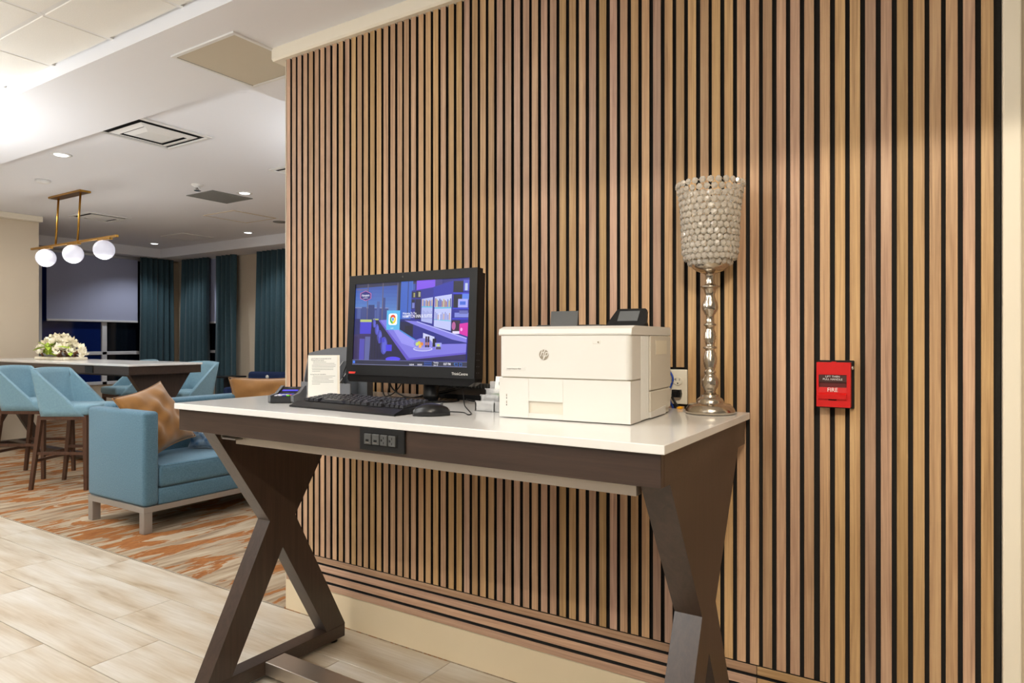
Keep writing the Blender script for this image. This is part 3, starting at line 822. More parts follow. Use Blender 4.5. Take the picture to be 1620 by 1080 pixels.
for k in range(7):
    x = 740 + k * 12; sr(x, 400 + (k * 9) % 24, x + 6, 480, (140, 146, 206))
sr(996, 130, 1076, 232, (16, 16, 40)); sr(1078, 120, 1132, 222, (70, 76, 190)); sr(1090, 150, 1112, 216, (176, 190, 220)); sr(1000, 255, 1070, 372, (14, 14, 38)); sr(1070, 245, 1135, 300, (80, 120, 220))
sr(994, 236, 1136, 248, (52, 60, 200)); sr(994, 376, 1136, 388, (52, 60, 200)); sr(994, 470, 1130, 480, (52, 60, 200))
sr(1038, 294, 1118, 372, (156, 160, 236)); sr(1052, 316, 1100, 348, (60, 100, 210)); sr(1012, 420, 1126, 462, (120, 130, 210)); sr(1050, 400, 1120, 430, (90, 96, 170))
sr(990, 490, 1060, 610, (40, 16, 46)); sell(1008, 540, 16, 38, (176, 90, 150)); sp([(1055, 520), (1124, 510), (1124, 636), (1055, 610)], (206, 30, 160)); sell(1072, 572, 9, 16, (240, 160, 220)); sr(1000, 588, 1056, 612, (220, 210, 240))
# back counter, its dark front, the bar top
sp([(540, 500), (700, 520), (680, 660), (540, 580)], (22, 24, 70)); sr(585, 540, 655, 620, (16, 16, 44))
sp([(660, 525), (1118, 690), (1118, 712), (660, 690)], (28, 32, 128))
sp([(580, 492), (700, 500), (1118, 650), (1118, 692), (1000, 664), (640, 520)], (122, 118, 216)); sp([(690, 497), (1118, 648), (1118, 660), (690, 506)], (170, 170, 236))
sp([(335, 492), (420, 486), (540, 580), (690, 680), (900, 706), (1118, 700), (1115, 795), (620, 850)], (120, 114, 214))
sp([(420, 486), (540, 580), (690, 680), (880, 706), (740, 760), (560, 700)], (146, 142, 232)); sp([(335, 492), (350, 492), (632, 832), (1115, 780), (1115, 796), (612, 852)], (92, 78, 190))
sp([(540, 575), (690, 668), (690, 680), (535, 586)], (60, 130, 210)); sp([(612, 852), (1116, 796), (1116, 850), (1000, 850)], (34, 28, 76))
sp([(750, 604), (850, 640), (850, 700), (750, 690)], (196, 200, 236)); sr(835, 656, 866, 730, (14, 14, 34))
sell(752, 750, 86, 22, (196, 196, 240)); sell(752, 700, 82, 48, (126, 124, 214)); sell(752, 748, 76, 17, (150, 146, 220))
for x, y, c in ((718, 695, (206, 196, 60)), (742, 705, (220, 130, 50)), (700, 705, (190, 210, 110)), (728, 725, (230, 170, 90))):
    sell(x, y, 13, 17, c)
for x in (772, 792):
    sr(x, 636, x + 16, 735, (46, 26, 60)); sr(x + 2, 690, x + 14, 715, (190, 120, 100))
sp([(858, 694), (914, 694), (908, 756), (864, 756)], (150, 154, 230)); sr(866, 730, 908, 754, (70, 60, 90)); sell(886, 716, 14, 12, (190, 206, 120))
# desktop tile with the browser icon
sr(414, 402, 538, 578, (84, 176, 226))
cx, cy = px(472, 482)
def rr(x0, y0, x1, y1, r, col):
    pts = []
    for (a, b, st) in ((x1 - r, y0 + r, -90), (x1 - r, y1 - r, 0), (x0 + r, y1 - r, 90), (x0 + r, y0 + r, 180)):
        for k in range(5):
            t = math.radians(st + k * 22.5); pts.append((a + r * math.cos(t), b + r * math.sin(t)))
    sp(pts, col)
rr(433, 430, 512, 534, 18, (250, 250, 250))
def sector(a0, a1, col):
    pts = [(473, 482)] + [(473 + 29 * math.cos(math.radians(a0 + (a1 - a0) * k / 10)), 482 + 42 * math.sin(math.radians(a0 + (a1 - a0) * k / 10))) for k in range(11)]
    sp(pts, col)
sector(-150, -30, (222, 72, 44)); sector(-30, 90, (250, 204, 50)); sector(90, 210, (66, 178, 82))
sell(473, 482, 14, 20, (250, 250, 250)); sell(473, 482, 11, 16, (84, 160, 230))
# hexagon badge
hexp = lambda r, sx: [(202 + sx * math.cos(math.radians(a)) * r, 272 + 46 * r * math.sin(math.radians(a))) for a in (-90, -30, 30, 90, 150, 210)]
sp(hexp(1.0, 62), (230, 120, 160)); sp(hexp(.93, 62), (24, 30, 120))
# task bar
spoly([(0, 0), (1, 0), (1, .056), (0, .056)], (34, 36, 62)); spoly([(0, .0555), (1, .0555), (1, .06), (0, .06)], (110, 116, 170)); spoly([(0, 0), (1, 0), (1, .006), (0, .006)], (120, 124, 170))
for i in range(2):
    for j in range(2):
        spoly([(.006 + i * .011, .016 + j * .016), (.016 + i * .011, .016 + j * .016), (.016 + i * .011, .030 + j * .016), (.006 + i * .011, .030 + j * .016)], (70, 130, 250))
for a, b, c, d in ((.655, .716, .033, .052), (.655, .716, .008, .028)):
    spoly([(a, c), (b, c), (b, d), (a, d)], (20, 90, 200)); spoly([(a + .002, c + .003), (b - .002, c + .003), (b - .002, d - .003), (a + .002, d - .003)], (16, 30, 80))
for a in (.905, .94):
    spoly([(a, .012), (a + .022, .012), (a + .022, .046), (a, .046)], (40, 120, 230)); spoly([(a + .002, .015), (a + .02, .015), (a + .02, .043), (a + .002, .043)], (24, 34, 80))
scr_o = scr.build('screen', mats, mon)
W_ = emis(240, 240, 250); Bl = emis(80, 170, 240)


def stext(body, x, y, size, m=W_, align='LEFT', sx=.8):
    u, v = px(x, y); p = sp_(u, v, layer[0] * .00003 + .0002)
    text('screen_lettering', body, size, m, scr_o, T(p) @ RX(math.radians(-3.0)) @ FRONT, align, sx=sx, bold=size * .006)


stext('Welcome To The', 562, 430, .0115); stext('HAMPTON INN & SUITES', 562, 458, .0165, sx=.77)
stext('Hampton', 202, 268, .0135, align='CENTER'); stext('by HILTON', 202, 292, .006, align='CENTER'); stext('GUEST', 470, 564, .006, align='CENTER')
stext('8:07 PM', 966, 887, .0115, align='CENTER', sx=.85); stext('Tuesday', 872, 873, .0085, align='CENTER'); stext('June 21', 872, 896, .0085, align='CENTER')
stext('00:00:48', 660, 893, .0078, align='CENTER'); stext('00:00:00', 732, 893, .0078, align='CENTER'); stext('?', 1024, 887, .012, Bl, align='CENTER')

# ------------------------------------------------------------------ keyboard and mouse
kb = thing('keyboard', 'black full size keyboard lying in front of the computer', 'keyboard', (-1.61, -.592, ZD), math.radians(-3.2))
KW, KD = .252, .090
q = MB(); q.prism([(-KD, 0.002), (KD, 0.006), (KD, .024), (KD - .02, .026), (-.055, .016), (-KD, .006)], -KW, KW, 'x'); q.build('case', M_black, kb)
q = MB(); q.prism([(-KD - .004, 0.0), (-KD + .001, 0.0), (-.056, .0165), (-.06, .0175), (-KD - .004, .006)], -KW, KW, 'x'); q.build('palm_edge', M_black, kb)
M_key = mat('key_plastic', S(40, 40, 44), 0.38); M_keyw = mat('key_legend', S(170, 170, 172), .6)
slope = math.atan2(.026 - .016, KD - .02 + .055)
q = MB(); kk = [(-.0078, -.0075), (.0078, -.0075), (.0078, .0075), (-.0078, .0075)]
a = [q.b.verts.new((x, y, 0)) for x, y in kk]; b_ = [q.b.verts.new((x * .78, y * .78 + .0006, .009)) for x, y in kk]
q.b.faces.new(b_)
for i in range(4):
    q.b.faces.new((a[i], a[(i + 1) % 4], b_[(i + 1) % 4], b_[i]))
g_ = q.b.faces.new([q.b.verts.new((x, y, .0092)) for x, y in ((-.004, 0.0005), (-.0015, .0005), (-.0015, .0045), (-.004, .0045))]); g_.material_index = 1
key0 = q.build('key', [M_key, M_keyw], kb)
rows = [[1] * 14, [1] * 13 + [1.6], [1.5] + [1] * 12 + [1.2], [1.7] + [1] * 11 + [1.9], [2.2] + [1] * 10 + [2.3], [1.4, 1, 1.2, 6, 1.2, 1, 1.2, 1.4]]
fk = True
for r, row in enumerate(rows):
    yk = .062 - r * .0192 if r else .066
    zk = .0175 + (yk + .055) * math.tan(slope)
    unit = .322 / sum(row); xk = -.245
    ks = []
    for wd in row:
        ks.append((xk + wd * unit / 2, wd * unit / .0175)); xk += wd * unit
    for j in range(3):
        if r not in (3,):
            ks.append((.096 + j * .0185, 1.0))
    for j in range(4):
        ks.append((.160 + .008 + j * .0205, 1.0))
    for x, sx in ks:
        o = key0 if fk else clone(key0, parent=kb)
        fk = False
        o.location = (x, yk, zk); o.rotation_euler = (slope, 0, 0); o.scale = (sx, 1, 1)
ms = thing('mouse', 'black mouse beside the right end of the keyboard', 'mouse', (-1.285, -.622, ZD), math.radians(-47))


def mouse_fn(u, v):
    a = 2 * PI * u; y = -.056 + .112 * v
    wv = .031 * math.sin(PI * min(max(v, .02), .98)) ** .38 * (1 - .08 * math.cos(2 * PI * v))
    hv = (.036 * math.sin(PI * min(max(v * .86 + .04, 0), 1)) ** .6 if v < .98 else .012) * (1 - .22 * v)
    s_ = math.sin(a); return (wv * math.cos(a), y, max(0.001, .006 + hv * s_) if s_ > 0 else .001)


q = MB(); V, _f = q.grid(mouse_fn, 28, 16, closeu=True)
q.b.faces.new(V[0][::-1]); q.b.faces.new(V[-1]); bmesh.ops.recalc_face_normals(q.b, faces=q.b.faces); mbd = q.build('body', mat('mouse_shell', S(26, 26, 28), .3), ms)
q = MB(); q.tube([(0, .028 + k * .002, .0335 - k * .0002) for k in range(4)], .006, 10); q.build('scroll_wheel', M_dgrey, ms)


def cable(name, label, pts, r, m, cat='cable'):
    P = [Vector(p) for p in pts]; out = []
    n = len(P)
    for i in range(n - 1):
        p0, p1, p2, p3 = P[max(i - 1, 0)], P[i], P[i + 1], P[min(i + 2, n - 1)]
        for k in range(6):
            t = k / 6
            out.append(.5 * ((2 * p1) + (-p0 + p2) * t + (2 * p0 - 5 * p1 + 4 * p2 - p3) * t * t + (-p0 + 3 * p1 - 3 * p2 + p3) * t ** 3))
    out.append(P[-1])
    q = MB(); q.tube(out, r, 7)
    return tag(q.build(name, m), label, cat)


zc = ZD + .003
cable('mouse_cable', 'thin black cable curling from the mouse to the stand base', [(-1.246, -.588, zc + .008), (-1.215, -.555, zc + .004), (-1.19, -.565, zc), (-1.20, -.535, zc), (-1.30, -.42, zc), (-1.34, -.38, zc + .01), (-1.42, -.28, zc + .05)], .0018, M_black)
cable('computer_cable', 'black cable looping low between grey organiser and computer', [(-1.98, -.30, 1.23), (-2.0, -.30, 1.18), (-1.97, -.30, zc + .02), (-1.88, -.30, zc), (-1.80, -.24, zc + .01), (-1.77, -.20, 1.17)], .0025, M_black)
cable('computer_cable', 'black cable hanging deepest under the computer toward its stand', [(-1.82, -.262, 1.19), (-1.815, -.27, 1.135), (-1.77, -.285, zc), (-1.68, -.28, zc + .004), (-1.60, -.16, zc + .03), (-1.58, -.12, 1.14)], .0032, M_black)
cable('computer_cable', 'black cable curving from computer underside over to the port box', [(-1.80, -.25, 1.19), (-1.78, -.25, 1.14), (-1.70, -.24, zc + .004), (-1.62, -.15, zc + .02), (-1.55, -.10, 1.14)], .0032, M_black)
cable('computer_cable', 'thin black cable lying in a wide curve behind the computer', [(-1.87, -.17, 1.155), (-1.85, -.2, zc + .01), (-1.79, -.22, zc), (-1.71, -.18, zc), (-1.66, -.14, zc + .01), (-1.62, -.11, 1.14)], .0022, M_black)
cable('computer_cable', 'black cable running right along the desk toward the card holder', [(-1.50, -.15, zc), (-1.42, -.19, zc), (-1.30, -.20, zc), (-1.12, -.19, zc)], .003, M_black)

# low slotted box of cables behind the stand
hub = thing('port_box', 'black slotted port box with blue plug behind the computer stand', 'port box', (-1.50, -.095, ZD))
q = MB(); q.prism([(-.05, 0), (.05, 0), (.05, .055), (.03, .06), (-.05, .02)], -.20, .17, 'x'); q.build('body', M_black, hub)
q = MB()
for k in range(24):
    q.box(-.195 + k * .015, -.188 + k * .015, -.004, .030, .0415, .060 - .0, M=None)
q.build('fins', M_dgrey, hub)
q = MB(); q.box(-.205, -.17, -.052, -.03, .03, .042, .003, 1); q.build('blue_plug', M_bluecable, hub)
q = MB(); q.prism([(.17, 0.01), (.30, 0), (.30, .012), (.19, .058), (.17, .058)], -.045, .02, 'y'); q.build('sloped_end', M_black, hub)

# ------------------------------------------------------------------ card terminal
ct_ = thing('card_terminal', 'small grey payment terminal with coloured keys on desk corner', 'card terminal', (-1.990, -.610, ZD), math.radians(33))
q = MB()
prof = [(0, .004), (0.006, 0), (.16, 0), (.165, .012), (.158, .048), (.148, .05), (.075, .026), (0.004, .024)]
q.prism(prof, -.036, .036, 'x'); q.build('body', M_black, ct_)
for s in (-1, 1):
    q = MB(); q.prism([(.004, .006), (.01, .001), (.155, .001), (.167, .012), (.161, .052), (.146, .055), (.075, .031), (.003, .028)], s * .036, s * .046, 'x'); q.build('side_grip', M_grey, ct_)
ang = math.atan2(.024, .073)
q = MB(); q.box(-.029, .029, -.006, .006, 0, .001, M=T((0, .112, .0385)) @ RX(ang)); q.build('display', emis(70, 66, 220), ct_)
q = MB(); q.box(-.014, .012, -.0022, .0022, 0, .001, M=T((0, .137, .0466)) @ RX(ang)); q.build('maker_strip', M_grey, ct_)
kc = {(3, 0): mat('green_key', S(90, 200, 40), .4), (3, 1): mat('red_key', S(210, 70, 70), .4)}
M_keypale = mat('pale_key', S(196, 196, 208), .4); M_keyblue = mat('blue_key', S(60, 66, 170), .4)
for i in range(4):
    for j in range(4):
        m = kc.get((i, j), M_keyblue if (j == 3 or (i == 2 and j == 0) or (i == 3 and j == 2)) else M_keypale)
        q = MB(); q.box(-.0062, .0062, -.0048, .0048, -.001, .0035, .0012, 1, M=T((-.022 + i * .0148, .02 + j * .0165, .0255 + (.0 if j < 3 else .002)))); q.build('key', m, ct_)

# ------------------------------------------------------------------ instruction sign in a slanted holder
sg = thing('sign_holder', 'white printed instruction sheet in slanted cream stand by the terminal', 'sign', (-1.89, -.497, ZD), math.radians(48))
tl = RX(math.radians(-14)) @ Matrix.Diagonal((.87, 1, .93, 1))
q = MB(); q.prism([(-.065, 0), (.065, 0), (.065, .19), (-.065, .19)], 0, .004, 'y', tl); q.box(-.065, .065, 0, .06, 0, .003); q.build('stand', M_cream, sg)
q = MB(); q.box(-.0635, .055, -.0012, -.0002, .024, .188, M=tl); sh = q.build('sheet', M_paper, sg)
text('heading', 'HOW TO PRINT TO THE BUSINESS CENTER', .0058, M_inkd, sh, tl @ T((-.052, -.0016, .175)) @ FRONT, 'LEFT', sx=.72)
text('heading', 'Printing from your laptop:', .0062, M_inkd, sh, tl @ T((-.052, -.0016, .169)) @ FRONT, 'LEFT', sx=.8)
text('heading', 'Printing from your smartphone:', .0062, M_inkd, sh, tl @ T((-.055, -.0016, .112)) @ FRONT, 'LEFT', sx=.8)
q = MB()
for k, (a, b) in enumerate([(0, .055), (0, .09), (-.004, .096), (-.004, .094), (-.004, .086), (-.003, .085), (-.003, .03)]):
    q.box(-.045 + a, -.045 + b * .98, -.0017, -.0012, .1615 - k * .0062, .1625 - k * .0062, M=tl)
for k, (a, b) in enumerate([(0, .093), (-.002, .082), (-.002, .066), (-.004, .086), (-.003, .086), (-.003, .03)]):
    q.box(-.045 + a, -.045 + b * .98, -.0017, -.0012, .104 - k * .0062, .105 - k * .0062, M=tl)
q.build('print_lines', M_ink, sh)
q = MB(); q.prism([(-.026, .003), (.004, .003), (.004, .013), (-.009, .019), (-.026, .013)], -.0012, -.0004, 'y', tl); lg = q.build('logo', mat('navy_ink', S(36, 66, 130), .6), sg)
text('logo_lettering', 'Hampton', .006, M_whiteink, lg, tl @ T((-.011, -.0016, .009)) @ FRONT)

# ------------------------------------------------------------------ grey desk organiser
og = thing('desk_organizer', 'grey plastic desk organiser with arched back behind the sign', 'organiser', (-2.135, -.245, ZD))
q = MB(); arc = [(-.185, 0)] + [(-.185 + .37 * k / 12, .172 + .027 * math.sin(PI * (k / 12) * .8) ) for k in range(13)] + [(.185, 0)]
q.prism(arc, .05, .058, 'y'); q.build('back', M_grey, og)
q = MB(); q.prism([(.025, 0), (.058, 0), (.058, .165), (.05, .165), (.025, .06)], -.189, -.183, 'x'); q.build('side', M_grey, og)
q = MB(); q.prism([(.025, 0), (.058, 0), (.058, .165), (.05, .165), (.025, .06)], .183, .189, 'x'); q.build('side', M_grey, og)
q = MB(); q.box(-.185, .185, -.06, .05, 0, .005); q.build('base', M_grey, og)
q = MB(); q.box(-.10, .185, -.066, -.06, 0, .055); q.build('front_tray', M_grey, og)
for x in (-.02, .045, .11):
    q = MB(); q.prism([(-.05, .005), (.05, .005), (.05, .14), (.03, .14), (-.05, .06)], x, x + .004, 'x'); q.build('divider', M_chrome, og)

# ------------------------------------------------------------------ tiered card holder with cards
ch = thing('card_holder', 'clear stepped acrylic card holder between computer and printer', 'card holder', (-1.172, -.405, ZD))
for k in range(3):
    z = .018 * k; y = .028 * k
    q = MB(); q.box(-.074, .074, -.045 + y, -.042 + y, z, z + .034); q.box(-.074, .074, -.045 + y, -.017 + y, z, z + .003)
    for x in (-.074, -.002, .070):
        q.prism([(-.045 + y, z), (-.017 + y, z), (-.017 + y, z + .03), (-.045 + y, z + .03)], x, x + .004, 'x')
    q.build('tier', M_acrylic, ch)
q = MB(); q.box(-.074, .074, .04, .043, 0, .092); q.build('back', M_acrylic, ch)
q = MB(); q.box(-.076, .076, -.047, .043, -.0, .002); q.build('base', M_acrylic, ch)
cd = thing('card_stack', 'small white cards with owl eyes emblem in the holder', 'cards', (-1.178, -.372, ZD + .043), 0)
tlc = RX(math.radians(-10))
q = MB(); q.box(-.046, .044, -.002, .004, 0, .066, M=tlc); cb_ = q.build('card', M_paper, cd)
q = MB(); q.box(-.0465, .0445, -.0028, -.0018, 0, .010, M=tlc); q.build('green_edge', mat('green_ink', S(96, 160, 40), .6), cb_)
q = MB()
FY = -.0024
M_yo = mat('amber_ink', S(236, 184, 30), .6)
ox = -.004
for s in (-1, 1):
    for r, d, mi in ((.0132, 0, 0), (.0108, .0002, 1), (.0070, .0004, 0), (.0050, .0006, 1), (.0024, .0008, 2 if s < 0 else 3)):
        q.lathe([(r, 0), (r, .0003)], 20, tlc @ T((ox + s * .0145, FY - d, .044)) @ RX(PI / 2), mi)
q.prism([(ox - .026, .053), (ox - .012, .060), (ox + .012, .060), (ox + .026, .053), (ox + .012, .0575), (ox, .0585), (ox - .012, .0575)], FY - .0003, FY, 'y', tlc, 0)
q.prism([(ox - .009, .0585), (ox + .009, .0585), (ox, .047)], FY - .0012, FY - .0008, 'y', tlc, 4)
q.prism([(ox - .003, .041), (ox + .003, .041), (ox, .036)], FY - .0012, FY - .0008, 'y', tlc, 0)
q.build('owl_emblem', [M_inkd, M_paper, mat('red_dot', S(196, 60, 50), .6), mat('green_dot', S(110, 150, 50), .6), M_yo], cb_)

# ------------------------------------------------------------------ laser printer
pr = thing('printer', 'white laser printer with black tilted control panel on the desk', 'printer', (-1.088, -.549, ZD), math.radians(3.2))
PW, PD, PH = .404, .372, .262


def rbox(q, x0, x1, y0, y1, z0, z1, r, M=None, mi=None, n=6):
    """box with rounded front vertical edges (front = y0)"""
    pts = []
    for k in range(n + 1):
        t = math.radians(180 + 90 * k / n); pts.append((x0 + r + r * math.cos(t), y0 + r + r * math.sin(t)))
    for k in range(n + 1):
        t = math.radians(270 + 90 * k / n); pts.append((x1 - r + r * math.cos(t), y0 + r + r * math.sin(t)))
    pts += [(x1, y1), (x0, y1)]
    return q.prism(pts, z0, z1, 'z', M, mi)


q = MB(); rbox(q, .004, PW - .004, .006, PD, .004, .245, .012); q.build('chassis', M_printer2, pr)
q = MB(); rbox(q, 0, PW, 0, .085, .121, .240, .016); fd = q.build('front_door', M_printer, pr)
# lower tray front with a pull recess
q = MB()
for a in ((0, .098, .003, .117), (.206, PW, .003, .117), (.098, .206, .003, .018), (.098, .206, .052, .117)):
    rbox(q, a[0], a[1], 0 if a[0] in (0, .206) else 0, .085, a[2], a[3], .016 if (a[0] == 0 or a[1] == PW) and a[3] > .1 and False else .0012)
tr = q.build('paper_tray', M_printer, pr)
q = MB(); q.box(.098, .206, .028, .03, .018, .052); q.prism([(.006, .018), (.028, .018), (.028, .046), (.020, .040)], .098, .206, 'x'); q.build('pull_recess', M_printer, tr)
for z in (.036, .056):
    q = MB(); q.box(.024, .0265, -.0006, .001, z, z + .004); q.box(.024, .0265, -.0006, .001, z + .006, z + .014, mi=1); q.build('level_mark', [M_dgrey, M_taupe], tr)
# top cover with a soft front edge
q = MB(); q.prism([(0.0, .246), (.002, .2415), (PD, .2415), (PD, .262), (PD - .01, .267), (.03, .267), (.004, .259)], -.002, PW + .002, 'x'); q.build('top_cover', M_printer, pr)
q = MB(); q.box(.06, .275, .12, .33, .266, .273, .003, 1); st = q.build('output_tray', M_dgrey, pr)
q = MB(); q.prism([(.10, .262), (.104, .262), (.112, .3125), (.108, .3135)], .118, .206, 'x'); q.build('paper_stop', M_dgrey, pr)
# control panel
cpM = T((.30, .115, .268)) @ RX(math.radians(-40))
q = MB(); q.prism([(-.012, 0), (.098, 0), (.108, .010), (.100, .060), (.094, .066), (.016, .066), (.008, .060)], 0, .012, 'y', cpM); cp = q.build('control_panel', M_black, pr)
q = MB(); q.box(.020, .080, -.001, .001, .018, .056, M=cpM); q.build('display', mat('lcd_grey', S(96, 98, 100), .2), cp)
q = MB(); q.prism([(.115, .266), (.185, .266), (.16, .30)], .30, .395, 'x'); q.build('panel_hinge', M_black, pr)
# ribs and side panel
q = MB()
for k in range(7):
    q.box(PW - .004, PW + .001, .088 + k * .010, .094 + k * .010, .004, .240, .0012, 1)
q.build('side_ribs', M_printer, pr)
q = MB(); q.box(PW - .004, PW + .0025, .165, PD - .002, .082, .240, .002, 1); q.build('side_panel', M_printer2, pr)
q = MB(); q.box(PW - .004, PW + .0025, .165, PD - .002, .02, .079, .002, 1); q.build('side_panel', M_printer2, pr)
q = MB(); q.box(PW + .0022, PW + .0032, .215, .325, .185, .226); q.build('side_label', mat('pale_label', S(232, 224, 204), .5), pr)
q = MB(); q.prism([(.165, .004), (PD - .06, .004), (PD - .06, .028), (.165, .020)], PW - .02, PW + .004, 'x'); q.build('side_grip', M_printer, pr)
# marks on the front
q = MB(); q.lathe([(.0145, 0), (.0145, .0012)], 40, T((.147, -.0002, .186)) @ RX(PI / 2)); lg = q.build('round_logo', M_taupe, fd)
text('logo_lettering', 'hp', .0265, M_printer, lg, T((.1475, -.0017, .1895)) @ FRONT, shear=.32)
q = MB(); q.prism([(.1462, .193), (.1492, .193), (.1535, .2008), (.1505, .2008)], -.0018, -.0012, 'y'); q.prism([(.1440, .1716), (.1470, .1716), (.1505, .183), (.1475, .183)], -.0018, -.0012, 'y'); q.build('logo_stroke', M_printer, lg)
q = MB(); q.box(.024, .088, -.0008, .001, .139, .149, .0004, 1); bd = q.build('model_badge', M_printer, fd)
text('model_lettering', 'LaserJet Enterprise M506', .0052, M_inkd, bd, T((.0265, -.0013, .1441)) @ FRONT, 'LEFT', sx=.88)
q = MB(); q.box(.296, .318, -.0012, .001, .217, .2265, .0008, 1); q.build('power_button', M_printer, fd)
q = MB(); q.lathe([(.0026, 0), (.0026, .0004)], 16, T((.3125, -.0013, .2215)) @ RX(PI / 2)); q.build('power_symbol', M_taupe, fd)

# ------------------------------------------------------------------ crystal candle stand
LXc, LYc = -.592, -.112
lp = thing('candle_stand', 'tall silver candle stand with crystal bead shade at desk corner', 'candle stand', (LXc, LYc, ZD))
kx = .000755
Pz = lambda yc: (1012 - yc) * kx
prof = [(1010, 98), (1000, 99), (990, 95), (978, 86), (972, 80), (970, 56), (962, 55), (952, 50), (945, 41), (940, 36), (936, 38), (932, 26), (922, 22), (912, 25), (900, 33), (885, 36), (870, 33), (857, 25), (850, 20), (845, 24), (838, 24), (832, 18)]
prof += [(826, 20), (818, 24), (815, 22), (808, 27), (805, 25), (797, 29), (794, 27), (786, 29), (783, 27), (776, 27), (773, 25), (765, 24), (755, 19), (749, 18), (744, 28), (739, 28), (734, 17), (724, 18), (716, 22), (713, 20), (705, 25), (702, 23), (694, 25), (691, 23), (683, 23), (674, 20), (664, 16), (655, 18), (650, 25), (645, 25), (640, 17), (620, 16)]
prof += [(607, 17), (604, 23), (600, 23), (596, 26), (585, 32), (572, 33), (558, 30), (545, 24), (532, 20), (523, 19), (516, 22), (503, 25), (496, 33), (493, 39), (489, 39), (486, 24), (476, 19), (460, 17), (448, 18), (440, 21), (434, 34), (426, 54), (417, 66), (410, 72), (392, 75), (388, 76), (385, 73), (388, 70), (400, 62)]
prof = [(r * kx, Pz(y)) for y, r in prof]
q = MB(); q.lathe(prof[:12], 48); bs_ = q.build('base', M_pewter, lp)
q = MB(); q.lathe(prof[11:], 48); q.build('stem', M_pewter, lp)
shade = [(392, 84), (372, 101), (350, 107), (326, 108), (302, 109), (277, 110), (252, 111), (227, 112), (202, 113.5), (177, 115), (152, 118), (127, 121), (102, 126), (77, 132)]
q = MB()
for yc, r in shade:
    q.tube([(r * kx * math.cos(2 * PI * i / 52), r * kx * math.sin(2 * PI * i / 52), Pz(yc)) for i in range(52)], .0011, 5, closed=True)
for k in range(13):
    a = 2 * PI * k / 13
    q.tube([(r * kx * math.cos(a), r * kx * math.sin(a), Pz(yc)) for yc, r in shade], .0011, 5)
q.build('wire_frame', M_wire, lp)
q = MB(); q.ball((0, 0, 0), .0112, 1, (1, .6, 1), smooth=False); bead0 = q.build('crystal_bead', M_crystal, lp); fb = True
back = MB(); cam_dir = math.atan2(CAMY - LYc, 0 - LXc)
for ri, (yc, r) in enumerate(shade):
    n = 27 if r > 100 else 21
    for k in range(n):
        a = 2 * PI * (k + .5 * (ri % 2)) / n
        p = (r * kx * math.cos(a), r * kx * math.sin(a), Pz(yc))
        if math.cos(a - cam_dir) > -.12:
            o = bead0 if fb else clone(bead0, parent=lp)
            fb = False; o.location = p; o.rotation_euler = (random.uniform(-.2, .2), random.uniform(0, 3), a + PI / 2 + random.uniform(-.15, .15))
        else:
            back.ball(p, .0112, 1, (1, .62, 1), smooth=False, R=RZ(a + PI / 2))
back.build('crystal_beads', M_crystal, lp, 'stuff')

# ------------------------------------------------------------------ wall outlet, plug, cables, fire alarm
ou = thing('wall_outlet', 'white duplex wall outlet behind the printer', 'outlet', (-.7305, .010, 1.1725))
q = MB(); q.box(-.037, .031, -.012, 0, -.058, .058, .003, 2); q.build('cover_plate', M_outlet, ou)
for z in (.020, -.022):
    q = MB(); q.lathe([(.0165, 0), (.0165, .003), (.0155, .0036)], 28, T((0, -.0118, z)) @ RX(PI / 2) @ Matrix.Diagonal((1, .86, 1, 1)))
    for b4 in ((-.0075, -.0055, .0005, .0095), (.0055, .007, .001, .0085)):
        q.box(b4[0], b4[1], -.0158, -.0150, z + b4[2], z + b4[3], mi=1)
    if z > 0:
        q.box(-.0125, -.0065, -.0158, -.0150, z + .0045, z + .006, mi=1)
    q.lathe([(.0026, 0), (.0026, .0006)], 12, T((0, -.0153, z - .008)) @ RX(PI / 2), 1)
    q.build('receptacle', [M_outlet, M_hole], ou)
pg = thing('power_plug', 'black plug with cord in the lower outlet socket', 'plug', (-.731, -.0058, 1.1505))
q = MB(); q.prism([(-.014, -.012), (.014, -.012), (.016, 0), (.014, .013), (-.014, .013)], -.018, 0, 'y'); q.prism([(-.010, -.009), (.006, -.009), (.006, .009), (-.010, .009)], -.03, -.018, 'y'); q.build('head', M_black, pg)
q = MB(); q.tube([(-.004, -.028, -.002), (-.006, -.036, -.010), (.004, -.034, -.03), (.016, -.03, -.046), (.02, -.025, -.055), (.03, -.012, -.09)], .0042, 8); q.build('cord', M_black, pg)
q = MB(); q.box(.010, .027, -.036, -.024, -.0485, -.040, .002, 1, M=None); q.build('yellow_tag', M_yellow, pg)
cable('network_cable', 'blue network cable bending down beside the wall outlet', [(-.79, -.03, 1.25), (-.764, -.022, 1.235), (-.747, -.02, 1.215), (-.742, -.02, 1.195), (-.751, -.02, 1.17), (-.757, -.02, 1.15), (-.753, -.012, 1.12), (-.746, -.006, 1.10), (-.744, -.006, 1.03)], .0034, M_bluecable)

fa = thing('fire_alarm', 'red fire alarm pull station on the slatted wall', 'fire alarm', (-.251, 0.0, 1.198))
q = MB(); q.box(-.046, .050, -.012, .006, -.070, .071, .002, 1); q.build('back_box', M_black, fa)
FYa = -.050
q = MB()
for a in ((-.046, .044, .030, .066), (-.046, .044, -.064, -.041), (-.046, -.040, -.041, .030), (.034, .044, -.041, .030)):
    q.box(a[0], a[1], FYa, -.012, a[2], a[3])
q.box(-.046, .044, -.02, -.012, -.064, .066); q.build('housing', M_red, fa)
q = MB(); q.box(-.040, .034, FYa + .002, -.02, .008, .030); ll = q.build('instruction_plate', M_brown, fa)
text('lettering', 'LIFT THEN', .0078, M_whiteink, ll, T((-.003, FYa + .0016, .0245)) @ FRONT, sx=1.05)
text('lettering', 'PULL HANDLE', .0078, M_whiteink, ll, T((-.003, FYa + .0016, .0165)) @ FRONT, sx=1.05)
